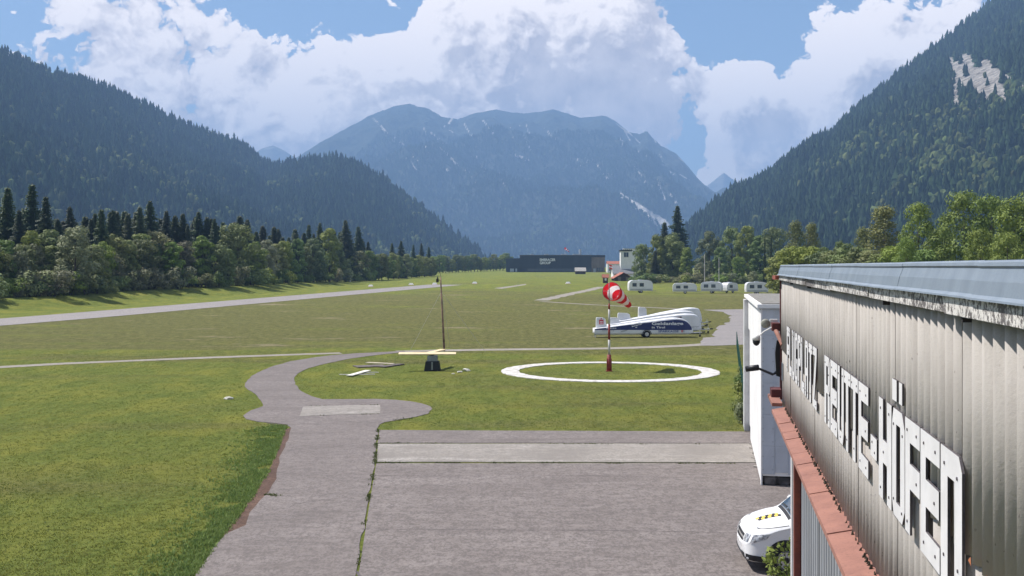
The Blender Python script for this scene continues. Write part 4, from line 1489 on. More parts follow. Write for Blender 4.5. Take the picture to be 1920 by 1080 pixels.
def windsock(loc, axis, L, r0, r1, zs, label, pole=True):
    o = empty('windsock', loc)
    tag(o, label, 'windsock')
    bands, ringp = sockmesh(axis, L, r0, r1)
    return o, bands, ringp
WS = empty('windsock', (6.22, 71.7, 0))
tag(WS, 'large red and white windsock on a banded pole inside the white ring', 'windsock')
def pz(y_px):
    return H - (y_px - HY) / F * 71.7
for n_, y0, y1, r_, m_ in (('base_sleeve', 697, 665, .125, m_pred), ('pole_band', 665, 637, .072, m_pwht), ('pole_band', 637, 608, .070, m_pred), ('pole_band', 608, 580, .066, m_pwht),
                           ('pole_band', 580, 569, .058, m_pred), ('pole_top', 569, 530, .028, mat('pole_steel', (.10, .10, .11), .5))):
    MB().tube([(0, 0, max(0, pz(y0))), (0, 0, pz(y1))], r_, 12).build(n_, m_, WS, True)
MB().box(-.2, .2, -.2, .2, -.02, .05).build('base_plate', m_pred, WS)
for sx in (-1, 1):
    MB().box(sx * .10, sx * .16, -.05, .05, .04, pz(672)).build('base_bracket', m_pred, WS)
bands, ringp = sockmesh((1.15, 2.3, -.6), 3.2, .60, .21, sag=.08)
SOFF = Vector((.15, .18, pz(546)))
for i, bnd in enumerate(bands):
    o = bnd.build('sock_band', m_swht if i % 2 else m_sred, WS, True, loc=SOFF)
rp_ = ringp(0)
MB().tube([Vector(p) for p in rp_] + [Vector(rp_[0])], .014, 6).build('mouth_ring', MATS['pole_steel'], WS, loc=SOFF)
MB().tube([(0, 0, pz(546)), tuple(SOFF + Vector(rp_[9]))], .012, 6).build('ring_strut', MATS['pole_steel'], WS)

# ================================================================== LANDING T ON ITS STAND
LT = empty('landing_t', (G(811, 695).x, G(811, 695).y, 0))
tag(LT, 'cream wooden landing T on a black and grey stand left of the ring', 'landing T')
m_cream = mat('cream_board', (.72, .58, .36), .7, .15, 3)
m_blk = mat('tarred_black', (.018, .020, .022), .7, .3, 6)
m_gbox = mat('grey_housing', (.24, .26, .26), .6, .3, 5)
def frustum(mb, x0, y0, z0, x1, y1, z1):
    vs = [(-x0, -y0, z0), (x0, -y0, z0), (x0, y0, z0), (-x0, y0, z0), (-x1, -y1, z1), (x1, -y1, z1), (x1, y1, z1), (-x1, y1, z1)]
    return mb.add(vs, [(3, 2, 1, 0), (4, 5, 6, 7), (0, 1, 5, 4), (1, 2, 6, 5), (2, 3, 7, 6), (3, 0, 4, 7)])
frustum(MB(), .52, .45, 0, .42, .38, .62).build('plinth', m_blk, LT, bevel=.02)
for sx in (-.3, 0, .3):
    frustum(MB(), .05, .02, .02, .05, .02, .60).build('plinth_rib', m_gbox, LT, loc=(sx, -.45 + .03, 0)) if sx == 0 else None
MB().box(-.32, .32, -.30, .30, .62, .98).build('housing', m_gbox, LT, bevel=.02)
MB().box(-.10, .10, -.10, .10, .98, 1.04).build('pivot', m_blk, LT)
o = MB().box(-1.84, 1.84, -.26, .26, -.03, .03).build('crossbar', m_cream, LT, loc=(-.33, -.05, 1.11))
o.rotation_euler = (R(9), 0, R(1.5))
o = MB().box(-.22, .22, .30, 3.4, -.025, .025).build('shaft', m_cream, LT, loc=(-.33, -.05, 1.13))
o.rotation_euler = (0, 0, R(-14))

# ================================================================== GUYED MAST
MY = 89.0
MS = empty('instrument_mast', ((833 - HX) / F * MY, MY, 0))
tag(MS, 'thin weathered mast with guy wires and a small instrument near its top', 'mast')
m_mast = mat('weathered_mast', (.10, .07, .06), .8, 0, 2.2, 0, 9, col2=(.32, .20, .15), stretch=(1, 1, .8))
top = ((826 - 833) / F * MY, 0, hgt(519, MY))
MB().tube([(0, 0, 0), tuple(Vector(top) * .5), top], [.085, .075, .05], 8).build('pole', m_mast, MS, True)
pa = Vector(top) * .955
MB().tube([pa, pa + Vector((-.26, 0, 0))], .022, 6).build('side_arm', m_black, MS)
MB().box(-.36, -.16, -.08, .08, -.18, .10).build('instrument_box', m_black, MS, loc=pa, bevel=.02)
MB().tube([pa + Vector((-.24, 0, .1)), pa + Vector((-.24, 0, .28))], [.07, .03], 8).build('sensor', m_black, MS)
MB().tube([Vector(top), Vector(top) + Vector((0, 0, .35))], .012, 5).build('lightning_rod', m_black, MS)
m_wire = mat('steel_wire', (.34, .34, .33), .5)
ga = Vector(top) * .80
for d_ in ((-2.7, -.6), (3.3, -1.0), (.3, 3.4)):
    MB().tube([ga, (d_[0], d_[1], 0)], .010, 4).build('guy_wire', m_wire, MS)

# ================================================================== BOARDS LYING ON THE GRASS
m_dkwood = mat('dark_board', (.15, .125, .115), .9, .35, 3, .3, 12)
m_ltwood = mat('bleached_wood', (.62, .54, .42), .85, .2, 4)
m_whtwood = mat('white_board', (.74, .70, .62), .7, .15, 4)
def board(name, a, c, wd, th, z, m, label, z2=None):
    a, c = G(*a), G(*c)
    mid = (a + c) / 2
    L = (c - a).length
    ang = math.atan2((c - a).y, (c - a).x)
    o = MB().box(-L / 2, L / 2, -wd / 2, wd / 2, 0, th).build(name, m, None, bevel=.006)
    o.location = (mid.x, mid.y, z)
    tilt = math.asin(((z2 if z2 is not None else z) - z) / L)
    o.rotation_euler = (0, -tilt, ang)
    if z2 is not None:
        o.location.z = (z + z2) / 2
    return tag(o, label, 'board', 'boards on the grass')
board('board', (666, 688.5), (722, 686.5), 1.3, .06, .01, m_dkwood, 'wide dark board lying flat left of the landing T')
board('board', (716, 689.5), (752, 684), .55, .07, .015, m_dkwood, 'narrow dark board at the right end of the dark board pile')
board('board', (688, 682.8), (738, 685.2), .34, .05, .085, m_ltwood, 'light plank lying on top of the dark boards')
board('board', (655, 706.5), (690, 696.5), .40, .04, .055, m_whtwood, 'white board laid diagonally as an arm of a cross in the grass')
board('board', (636, 703.2), (703, 702.6), .13, .035, .012, m_whtwood, 'thin white lath crossing under the diagonal white board')
board('board', (678, 699.2), (710, 698.8), .12, .035, .01, m_whtwood, 'short thin lath right of the diagonal white board')
m_stonew = mat('white_stone', (.62, .60, .54), .9, .3, 8)
for k, (px, py, r_, lab) in enumerate([(862, 698.5, .12, 'lower left of the small white stones right of the stand'), (874, 694.5, .15, 'upper of the small white stones right of the stand'),
                                       (878, 695.8, .10, 'rightmost small white stone right of the stand'), (850, 701.5, .08, 'lowest small white stone below the stand'),
                                       (428, 748.5, .16, 'pale stone in the grass left of the taxiway bend')]):
    rg = np.random.RandomState(k)
    bm = bmesh.new()
    bmesh.ops.create_icosphere(bm, subdivisions=2, radius=r_)
    for v in bm.verts:
        v.co *= 1 + .25 * rg.uniform(-1, 1)
        v.co.z *= .55
        v.co.x *= 1.5
    me = bpy.data.meshes.new('stone')
    bm.to_mesh(me)
    bm.free()
    me.materials.append(m_stonew)
    p = G(px, py)
    tag(link('stone', me, None, (p.x, p.y, r_ * .3)), lab, 'stone', 'small pale stones in the grass')

# ================================================================== GLIDER TRAILERS
m_twht = mat('trailer_white', (.74, .74, .76), .35, .10, 1.0)
m_tblue = mat('trailer_blue', (.018, .030, .135), .35, .15, 2)
m_tgrey = mat('trailer_grey', (.45, .46, .48), .45, .15, 2)
m_tire = mat('tyre', (.02, .02, .022), .9, .3, 20)
m_rim = mat('rim', (.50, .50, .52), .4, metal=.4)
m_maroon = mat('maroon_stripe', (.10, .05, .075), .5)
m_logo_red = mat('logo_red', (.55, .06, .08), .6)
m_txtw = mat('print_white', (.80, .80, .82), .6)
m_txtb = mat('print_blue', (.02, .05, .20), .6)
m_txtg = mat('print_grey', (.35, .35, .37), .6)

def lathe(mb, prof, n=16, axis='y'):
    """prof: (radius, offset) turned about the y axis"""
    P = []
    for k in range(n + 1):
        a = 2 * math.pi * k / n
        P.append([(r_ * math.cos(a), o_, r_ * math.sin(a)) for r_, o_ in prof])
    return mb.grid(P)
def wheel(parent, x, yv, r, wd, side, rimr=.6):
    w_ = lathe(MB(), [(r * .55, -wd / 2), (r * .93, -wd / 2), (r, -wd * .38), (r, wd * .38), (r * .93, wd / 2), (r * .55, wd / 2)], 22).build('wheel', m_tire, parent, True, loc=(x, yv, r))
    lathe(MB(), [(r * rimr, side * wd * .40), (r * rimr, side * wd * .505), (r * rimr * .86, side * wd * .47), (r * rimr * .3, side * wd * .40), (r * .12, side * wd * .47), (.001, side * wd * .47)], 18).build('rim', m_rim, w_, True)
    return w_

def trailer(loc, rz, L, hmax, label, stripe=None, fin=1.0, blue=False, fin_w=.9):
    """closed glider trailer: long tail box rising to a bulged nose, fin box at the tail, one axle, drawbar. x runs tail to nose."""
    o = empty('glider_trailer', loc, rz)
    tag(o, label, 'trailer', 'glider trailers parked on the grass')
    zb = .38
    prof = [(0, .98), (.12, 1.12), (.25, 1.32), (.4, 1.54), (.55, 1.74), (.68, 1.90), (.76, 2.0), (.82, 2.05), (.87, 2.02), (.91, 1.90), (.945, 1.66), (.97, 1.35), (.99, 1.02), (1.0, .80)]
    if not blue:
        prof = prof[:7] + [(.84, 2.05), (.92, 2.02), (.95, 1.92), (.975, 1.60), (.99, 1.25), (1.0, .95)]
    def top(f):
        return float(np.interp(f, [p[0] for p in prof], [p[1] for p in prof])) * hmax / 2.05
    P = []
    fs = [i / 40 for i in range(37)] + [.93, .95, .965, .98, .99, 1.0]
    def half(f):
        return .62 + .22 * min(1, f * 1.6) if f < .9 else .84 - .28 * ((f - .9) / .1) ** 2
    for f in fs:
        zt, hw = top(f), half(f)
        x = f * L
        P.append([(x, -hw * .98, zb), (x, -hw, zb + .12), (x, -hw, zb + (zt - zb) * .88), (x, -hw * .95, zb + (zt - zb) * .955), (x, -hw * .75, zt - .015), (x, 0, zt),
                  (x, hw * .75, zt - .015), (x, hw * .95, zb + (zt - zb) * .955), (x, hw, zb + (zt - zb) * .88), (x, hw, zb + .12), (x, hw * .98, zb)])
    mb = MB().grid(P)
    n = 11
    mb.f += [list(range(n)), list(range((len(fs) - 1) * n, len(fs) * n))] + [[i * n, (i + 1) * n, (i + 1) * n + n - 1, i * n + n - 1] for i in range(len(fs) - 1)]
    mb.mi += [0] * (2 + len(fs) - 1)
    body = mb.build('body', m_twht, o, True)
    for p_ in body.data.polygons:
        p_.use_smooth = abs(p_.normal.y) < .9
    MB().box(.1, L * .96, -.55, .55, zb - .10, zb - .01).build('chassis', m_tgrey, o)
    # wheels with mudguards
    for sd in (-1, 1):
        xw = L * .525
        wheel(o, xw, sd * .80, .33, .20, sd)
        mg = MB()
        arc = [(xw + .43 * math.cos(a), .33 + .43 * math.sin(a)) for a in np.linspace(0, math.pi, 11)]
        arc2 = [(xw + .39 * math.cos(a), .33 + .39 * math.sin(a)) for a in np.linspace(math.pi, 0, 11)]
        mg.prism(arc + arc2, lambda a, c_, d: (a, d, c_), sd * .845, sd * .95)
        mg.build('mudguard', m_black, o)
    # drawbar, jockey wheel, rear prop
    MB().tube([(L * .93, -.35, zb - .03), (L + 1.05, 0, .44)], .045, 6).build('drawbar', m_tgrey, o)
    MB().tube([(L * .93, .35, zb - .03), (L + 1.05, 0, .44)], .045, 6).build('drawbar', m_tgrey, o)
    MB().box(L + .98, L + 1.28, -.07, .07, .40, .52).build('hitch', m_black, o)
    jw = MB().tube([(L + .82, .10, .18), (L + .82, .10, .78)], .03, 6).build('jockey_post', m_tgrey, o)
    lathe(MB(), [(.03, -.04), (.11, -.04), (.12, 0), (.11, .04), (.03, .04)], 12).build('jockey_wheel', m_tire, jw, True, loc=(L + .82, .10, .12))
    for sd in (-1, 1):
        MB().tube([(.12, sd * .45, 0), (.12, sd * .45, zb)], .03, 6).build('rear_prop', m_tgrey, o)
    # fin box over the tail
    if fin:
        pts = [(.22, .9), (.22 + fin_w + .10, 1.0), (.22 + fin_w, 1.05 + fin * .82), (.22 + fin_w * .8, 1.1 + fin * .90), (.30, 1.1 + fin * .95), (.24, 1.05 + fin * .88)]
        fb = MB().prism(pts, lambda a, c_, d: (a, d, c_), -.17, .17).build('fin_box', m_twht, o, bevel=.03)
        if blue:
            MB().box(.50, .92, -.185, -.174, 1.24, 1.68).build('emblem', m_logo_red, fb)
            MB().tube([(.71, -.18, 1.78), (.71, -.176, 1.78)], .06, 12).build('emblem_dot', m_logo_red, fb)
            MB().box(.58, .84, -.189, -.186, 1.32, 1.38).build('emblem_stroke', m_txtw, fb)
            MB().box(.58, .84, -.189, -.186, 1.46, 1.52).build('emblem_stroke', m_txtw, fb)
    def side(f, z, off=.006):
        return (f * L, -half(f) - off, z)
    if blue:
        # printed side, laid on as a panel
        fl = [.005 + i * .98 / 40 for i in range(41)]
        Pb = []
        for f in fl:
            zt = zb + (top(f) - zb) * .885
            z0 = .74 - .04 * f
            Pb.append([side(f, z0), side(f, max(z0 + .01, zt))])
        MB().grid(Pb).build('printed_panel', m_tblue, o)
        def write(txt, f, z, size, width, mm, rot=0.0, y_off=.012):
            me = text_mesh(txt, size, mm, .003, width, bold=.02)
            ob = link('lettering', me, o, (f * L, -.84 - y_off, z))
            ob.rotation_euler = (R(90), -rot, 0)
            return ob
        write('Geldanlage', .575, 1.20, .40, 3.0, m_txtw)
        write('in Tirol', .575, .88, .27, 1.25, m_txtw)
        write('SPARKASSE', .64, .50, .27, 1.95, m_txtb)
        MB().box(.875 * L, .875 * L + .12, -.856, -.848, .50, .70).build('emblem', m_logo_red, o)
        MB().box(.893 * L, .893 * L + .12, -.856, -.848, .50, .70).build('emblem', m_txtg, o)
        def dashes(f, z, n, hh, mm, rot, seed):
            # a line of print too small to read: one small block for each word or letter group
            rr = random.Random(seed)
            mbd, x = MB(), 0.0
            for _ in range(n):
                w_ = rr.uniform(.05, .13)
                mbd.box(x, x + w_, -.004, 0, rr.uniform(0, .02), hh)
                x += w_ + rr.uniform(.02, .05)
            ob = mbd.build('small_print', mm, o, loc=(f * L, -half(f + .08) - .010, z))
            ob.rotation_euler = (0, -rot, 0)
        dashes(.365, 1.14, 8, .10, m_txtw, R(15), 1)
        dashes(.375, .99, 9, .09, m_txtw, R(15), 2)
        MB().prism([(0, 0), (1.1, .34), (1.06, .42), (1.34, .42), (1.2, .22), (1.14, .28), (.02, -.06)], lambda a, c_, d: (.41 * L + a, -half(.4) - d, .98 + c_), .012, .016).build('arrow', m_txtw, o)
        dashes(.115, .84, 15, .10, m_txtw, 0, 3)
        dashes(.075, .62, 12, .07, m_txtg, 0, 4)
        MB().prism([(0, 0), (.5, .10), (.75, .22), (.45, .20), (.1, .12)], lambda a, c_, d: (.26 * L + a, -half(.3) - d, .52 + c_), .008, .012).build('emblem', m_txtg, o)
    else:
        if stripe:
            Ps = []
            for i in range(21):
                f = .10 + .68 * i / 20
                Ps.append([side(f, zb + (top(f) - zb) * .74), side(f, zb + (top(f) - zb) * .865)])
            MB().grid(Ps).build('side_stripe', stripe, o)
        Ps = [[side(.05 + .90 * i / 20, zb + .22), side(.05 + .90 * i / 20, zb + .27)] for i in range(21)]
        MB().grid(Ps).build('rub_rail', m_tgrey, o)
        # lid joint at the nose
        MB().grid([[side(.80 + .17 * i / 6, .72), side(.80 + .17 * i / 6, .74)] for i in range(7)]).build('lid_joint', m_black, o)
    return o

def tr_at(px0, px1, Y0, Y1, hmax, **kw):
    p0 = Vector(((px0 - HX) / F * Y0, Y0, 0))
    p1 = Vector(((px1 - HX) / F * Y1, Y1, 0))
    d = p1 - p0
    return trailer(p0, math.atan2(d.y, d.x), d.length, hmax, **kw)
tr_at(1113, 1297, 106.2, 106.8, 1.86, label='blue and white printed glider trailer, nearest of the parked row', blue=True, fin=.85)
tr_at(1139, 1313, 112.0, 112.4, 2.0, label='white glider trailer with maroon stripe, second in the row', stripe=m_maroon, fin=.55)
tr_at(1154, 1304, 118.6, 119.4, 2.03, label='white glider trailer with grey stripe, third in the row', stripe=m_tgrey, fin=.75, fin_w=1.3)
tr_at(1193, 1313, 125.2, 126.5, 2.1, label='white glider trailer farthest back in the row, with the tallest fin box', stripe=m_tgrey, fin=1.15)
# ================================================================== VAN
def catmull(ctrl, n):
    """resample a list of control rows (arrays) along the first axis"""
    C = np.asarray(ctrl, float)
    C = np.concatenate([2 * C[:1] - C[1:2], C, 2 * C[-1:] - C[-2:-1]])
    out = []
    for i in range(1, len(C) - 2):
        for k in range(n):
            t_ = k / n
            p0, p1, p2, p3 = C[i - 1], C[i], C[i + 1], C[i + 2]
            out.append(.5 * ((2 * p1) + (-p0 + p2) * t_ + (2 * p0 - 5 * p1 + 4 * p2 - p3) * t_ ** 2 + (-p0 + 3 * p1 - 3 * p2 + p3) * t_ ** 3))
    out.append(C[-2])
    return np.array(out)

VAN = empty('parked_van', (5.13, 25.27, 0), R(180 - 4))
tag(VAN, 'white van with yellow and black checks on its bonnet, parked beyond the hangar corner', 'van')
m_vwht = mat('van_white', (.78, .78, .79), .25, .05, 1.5, spec=.6)
m_vblk = mat('van_black_trim', (.018, .018, .02), .6)
m_vglass = mat('van_glass', (.03, .045, .06), .05, spec=.9)
m_lamp = mat('headlamp_glass', (.55, .57, .60), .1, 0, 14, spec=.9, col2=(.12, .12, .14))
m_chrome = mat('chrome', (.6, .6, .62), .2, metal=.9)
m_yel = mat('check_yellow', (.80, .55, .10), .5)
# stations: x (0 = nose, negative to the rear), bottom, waist, top, half width, half width of top
ST = [(.000, .40, .52, .60, .40, .30), (-.035, .30, .56, .72, .66, .52), (-.10, .26, .62, .84, .80, .66), (-.22, .24, .70, .945, .885, .74), (-.42, .24, .80, 1.03, .935, .78),
      (-.70, .25, .92, 1.11, .955, .81), (-.96, .25, .99, 1.17, .96, .82), (-1.18, .25, 1.03, 1.36, .96, .78), (-1.50, .25, 1.06, 1.63, .96, .74), (-1.80, .25, 1.07, 1.83, .96, .71),
      (-2.10, .25, 1.08, 1.905, .96, .70), (-3.0, .26, 1.08, 1.93, .96, .71), (-4.2, .27, 1.08, 1.92, .955, .70), (-4.75, .30, 1.08, 1.88, .94, .68), (-5.00, .34, 1.05, 1.72, .92, .66), (-5.10, .42, 1.0, 1.45, .88, .62), (-5.12, .5, .9, 1.1, .8, .55)]
rows = []
for x, zb, zw, zt, wb_, wt in ST:
    half = [(x, 0, zb - .02), (x, wb_ * .70, zb - .01), (x, wb_ * .95, zb + .03), (x, wb_, zb + .12), (x, wb_, (zb + zw) / 2 + .05), (x, wb_ * .995, zw), (x, wb_ * .94 + wt * .06, zw + (zt - zw) * .28), (x, (wb_ * .3 + wt * .7), zw + (zt - zw) * .78), (x, wt * .93, zt - .03), (x, wt * .5, zt - .004), (x, 0, zt + .004)]
    rows.append(half)
rows = catmull(rows, 4)
fine = np.array([catmull(r_, 3) for r_ in rows])
PV = []
for r_ in fine:
    left = [(p[0], -p[1], p[2]) for p in r_[::-1]]
    PV.append([tuple(p) for p in r_] + left[1:])
mbv = MB().grid(PV)
nr = len(PV[0])
mbv.f.append(list(range(nr)))
mbv.mi.append(0)
mbv.f.append(list(range((len(PV) - 1) * nr, len(PV) * nr)))
mbv.mi.append(0)
mbv.build('body', m_vwht, VAN, True)
bv = BVHTree.FromPolygons([Vector(p) for p in mbv.v], mbv.f[:-2])
def onbody(p, d, off):
    hit, nrm, _, _ = bv.ray_cast(Vector(p), Vector(d), 10)
    if hit is None:
        hit, nrm, _, _ = bv.find_nearest(Vector(p))
    if nrm.dot(Vector(d)) > 0:
        nrm = -nrm
    return hit + nrm * off
def patch(name, m, corners, d, off=.008, nu=8, nv=6, parent=None):
    """a panel laid on the body: bilinear corners pushed along d onto the surface"""
    a, b_, c, e = [Vector(p) for p in corners]
    P = []
    for i in range(nu + 1):
        u = i / nu
        row = []
        for j in range(nv + 1):
            v = j / nv
            p = a.lerp(b_, u).lerp(e.lerp(c, u), v)
            row.append(tuple(onbody(p, d, off)))
        P.append(row)
    return MB().grid(P).build(name, m, parent or VAN, True)
patch('windscreen', m_vglass, [(-1.04, -.70, 3), (-1.04, .70, 3), (-1.74, .62, 3), (-1.74, -.62, 3)], (0, 0, -1), .010, 10, 8)
patch('wiper_cowl', m_vblk, [(-.97, -.70, 3), (-.97, .70, 3), (-1.035, .70, 3), (-1.035, -.70, 3)], (0, 0, -1), .008, 10, 2)
for k in (-1, 1):
    patch('wiper', m_vblk, [(-1.06, k * .35 - .28, 3), (-1.06, k * .35 + .25, 3), (-1.10, k * .35 + .25, 3), (-1.085, k * .35 - .28, 3)], (0, 0, -1), .018, 4, 1)
for sd in (-1, 1):
    Dv = (0, -sd, 0)
    patch('side_window', m_vglass, [(-1.42, sd * 2, 1.13), (-2.25, sd * 2, 1.13), (-2.22, sd * 2, 1.72), (-1.82, sd * 2, 1.70)], Dv, .008)
    patch('side_window', m_vglass, [(-2.33, sd * 2, 1.13), (-3.5, sd * 2, 1.13), (-3.5, sd * 2, 1.74), (-2.31, sd * 2, 1.74)], Dv, .008)
    patch('side_window', m_vglass, [(-3.58, sd * 2, 1.13), (-4.7, sd * 2, 1.15), (-4.62, sd * 2, 1.72), (-3.58, sd * 2, 1.74)], Dv, .008)
    hl_ = patch('headlight', m_lamp, [(-.12, sd * 2, .66), (-.46, sd * 2, .78), (-.56, sd * 2, .90), (-.20, sd * 2, .84)], Dv, .010, 6, 4)
    patch('headlight', m_lamp, [(2, sd * .50, .66), (2, sd * .76, .68), (2, sd * .76, .84), (2, sd * .52, .82)], (-1, 0, 0), .012, 4, 4)
    patch('lower_bumper', m_vblk, [(-.05, sd * 2, .24), (-.46, sd * 2, .22), (-.46, sd * 2, .40), (-.05, sd * 2, .42)], Dv, .012, 6, 3)
    patch('sill', m_vblk, [(-1.28, sd * 2, .25), (-3.6, sd * 2, .25), (-3.6, sd * 2, .36), (-1.28, sd * 2, .36)], Dv, .010, 8, 2)
    patch('door_seam', m_vblk, [(-1.30, sd * 2, .40), (-1.315, sd * 2, .40), (-1.315, sd * 2, 1.10), (-1.30, sd * 2, 1.10)], Dv, .004, 1, 6)
    patch('wing_seam', m_vblk, [(-.30, sd * 2, .955), (-.95, sd * 2, 1.075), (-.95, sd * 2, 1.085), (-.30, sd * 2, .965)], Dv, .004, 8, 1)
    mi_ = MB().box(-.10, .10, -.12, .12, -.12, .12).build('mirror', m_vwht, VAN, bevel=.03, loc=(-1.36, sd * 1.06, 1.22))
    for xw in (-.88, -4.06):
        # dark wheel arch and the wheel standing in it
        arc = [(xw + .44 * math.cos(a), .36 + .42 * math.sin(a)) for a in np.linspace(-.25, math.pi + .25, 18)]
        o = MB().prism(arc, lambda a, c_, d: (a, d, c_), sd * .86, sd * .966).build('wheel_arch', m_vblk, VAN)
        w_ = wheel(VAN, xw, sd * .885, .335, .20, sd, .62)
        for q_ in range(10):
            a = q_ * math.pi / 5
            MB().tube([(math.cos(a) * .135, sd * .092, math.sin(a) * .135), (math.cos(a) * .135, sd * .102, math.sin(a) * .135)], .022, 8).build('rim_hole', m_vblk, w_)
        lathe(MB(), [(.001, sd * .10), (.05, sd * .10), (.06, sd * .085)], 10).build('hub', m_vblk, w_)
# grille and front bumper
for z0, z1 in ((.63, .69), (.72, .78)):
    patch('grille', m_vblk, [(2, -.40, z0), (2, .40, z0), (2, .42, z1), (2, -.42, z1)], (-1, 0, 0), .012, 10, 2)
patch('grille_bar', m_chrome, [(2, -.41, .70), (2, .41, .70), (2, .41, .715), (2, -.41, .715)], (-1, 0, 0), .014, 10, 1)
patch('lower_bumper', m_vblk, [(2, -.62, .27), (2, .62, .27), (2, .62, .42), (2, -.62, .42)], (-1, 0, 0), .014, 12, 3)
patch('number_plate', m_txtw, [(2, -.26, .46), (2, .26, .46), (2, .26, .56), (2, -.26, .56)], (-1, 0, 0), .02, 4, 2)
# checks on the bonnet
for cidx in range(2):
    for rdx in range(7):
        y0 = -.08 + cidx * .15 + .02
        x0 = -.36 - rdx * .072 - (.036 if cidx else 0)
        mm = m_vblk if (rdx + cidx) % 2 else m_yel
        patch('bonnet_check', mm, [(x0, y0, 3), (x0, y0 + .145, 3), (x0 - .070, y0 + .145, 3), (x0 - .070, y0, 3)], (0, 0, -1), .007, 2, 2)

# young elder growing at the hangar corner in front of the van
rgb = np.random.RandomState(5)
EB = empty('corner_bush', (4.86, 19.55, 0))
tag(EB, 'thin yellow-green bush at the hangar corner in front of the van wheel', 'bush')
stems = MB()
cs_ = []
for k in range(7):
    a = k * .9
    tip = Vector((math.cos(a) * .28 - .12, math.sin(a) * .28, 1.2 + .24 * k * .6))
    stems.tube([(0, 0, 0), tuple(tip * .5 + Vector((.03, 0, .05))), tuple(tip)], [.018, .012, .004], 5)
    for j in range(5):
        cs_.append(np.array(tip) * (.45 + .13 * j))
stems.build('stem', m_bark, EB)
Vb, Qb, Tb = leaf_cloud(rgb, cs_, np.full(len(cs_), .13), 22, .05, .9)
link('crown', np_mesh('crown', Vb, Qb, 4, m_leaf_bright, np.repeat(Tb[:, None], 3, 1)), EB)

# ================================================================== GREEN FENCE AND PLANTS BY THE ANNEX
m_fence = mat('fence_green', (.02, .085, .065), .6)
fa, fb_ = Vector((19.05, 95.0, 0)), Vector((9.85, 47.3, 0))
FN = empty('mesh_fence', fb_, math.atan2((fa - fb_).y, (fa - fb_).x))
tag(FN, 'green wire mesh fence running back from the annex corner', 'fence')
FL = (fa - fb_).length
for k in range(int(FL / 2.5) + 1):
    MB().tube([(k * 2.5, 0, 0), (k * 2.5, 0, 1.25)], .03, 6).build('fence_post', m_fence, FN)
for k in range(int(FL / 2.5)):
    mbw = MB()
    for j in range(7):
        z = .08 + j * .185
        mbw.box(k * 2.5, k * 2.5 + 2.5, -.006, .006, z - .006, z + .006)
    for j in range(13):
        x = k * 2.5 + .1 + j * .19
        mbw.box(x - .005, x + .005, -.005, .005, .05, 1.2)
    mbw.build('mesh_panel', m_fence, FN)
sm = [shrub_mesh(90 + i, m_leaf if i else m_leaf_grey, 1.0, .06, 10, 70) for i in range(2)]
for k, (px, py, h_, v_, lab) in enumerate([(1397, 795, 1.0, 0, 'pale grey-green bush at the annex corner post'), (1390, 788, .75, 0, 'small pale bush in front of the fence end'),
                                           (1398, 772, 1.3, 1, 'dark ivy bush on the near end of the green fence'), (1397, 752, 1.3, 1, 'dark bush climbing the fence, second from its near end'),
                                           (1395, 733, 1.2, 1, 'dark bush climbing the fence, third from its near end'), (1393, 714, 1.0, 1, 'dark bush climbing the fence, farthest back')]):
    p = G(px, py)
    o = empty('bush', (p.x, p.y, 0), k * 1.3)
    o.scale = (h_ * .8, h_ * .8, h_)
    tag(o, lab, 'bush', 'bushes along the green fence')
    link('stem', sm[v_][0], o)
    link('crown', sm[v_][1], o)

# ================================================================== FAR BUILDINGS
def place(px, Y):
    return Vector(((px - HX) / F * Y, Y, zg(Y)))
def pw(n_px, Y):
    return n_px / F * Y
m_hall = mat('dark_cladding', (.035, .045, .060), .6, .2, .3, 0, 9, stretch=(1, 1, .2))
m_hallb = mat('brown_cladding', (.20, .165, .145), .7, .35, .35, stretch=(1, 1, .3))
m_win = mat('far_window', (.06, .08, .11), .15, spec=.8)
m_winl = mat('far_window_pale', (.34, .38, .42), .3)
Yh = G(1040, 510.3).y
HB = empty('industrial_hall', place(949, Yh))
tag(HB, 'long dark industrial hall with white lettering at the end of the field', 'building')
wl, wm, we = pw(26, Yh), pw(160, Yh), pw(185, Yh)
hgt_main, hgt_low = pw(31.5, Yh), pw(26, Yh)
MB().box(0, wl, 0, 40, -.5, hgt_low).build('low_wing', m_hall, HB)
MB().box(wl, wm, -.4, 45, -.5, hgt_main).build('main_hall', m_hall, HB)
MB().box(wm + .02, we, -.8, 45, -.5, pw(28, Yh)).build('brown_wing', m_hallb, HB)
MB().box(wm + .02, we + .2, -.2, 45.2, pw(28, Yh) + .02, hgt_main + .2).build('roof_block', m_hall, HB)
MB().box(wl - .2, wm + .2, -.6, 45.2, hgt_main + .01, hgt_main + .35).build('roof_edge', mat('roof_edge', (.16, .17, .18), .6), HB)
for x0, x1 in ((46, 52), (72, 80), (104, 114), (126, 138)):
    MB().box(pw(x0, Yh), pw(x1, Yh), 3, 9, hgt_main + .36, hgt_main + 1.0).build('roof_light', m_winl, HB)
MB().tube([(pw(140, Yh), 8, hgt_main + .3), (pw(140, Yh), 8, hgt_main + 4.2)], .9, 10).build('chimney', m_winl, HB)
for k in range(38):                                   # cladding joints as shallow fins
    x = wl + .8 + k * (wm - wl - 1.6) / 37
    MB().box(x - .06, x + .06, -.52, -.401, 2.6, hgt_main - .2).build('cladding_fin', m_hall, HB)
me_w1 = MB().box(0, 2.0, -.46, -.405, .9, 2.3).mesh('window', m_win)
for k in range(20):
    o = link('window', me_w1, HB, (wl + 5 + k * 2.55, 0, 0))
MB().box(2.6, 5.2, -.08, -.002, .3, 2.4).build('gate', m_winl, HB)
MB().box(6.2, 7.4, -.08, -.002, .3, 2.4).build('gate', m_winl, HB)
MB().box(wm + 1.2, wm + 2.8, -.9, -.805, .0, 2.4).build('door', m_winl, HB)
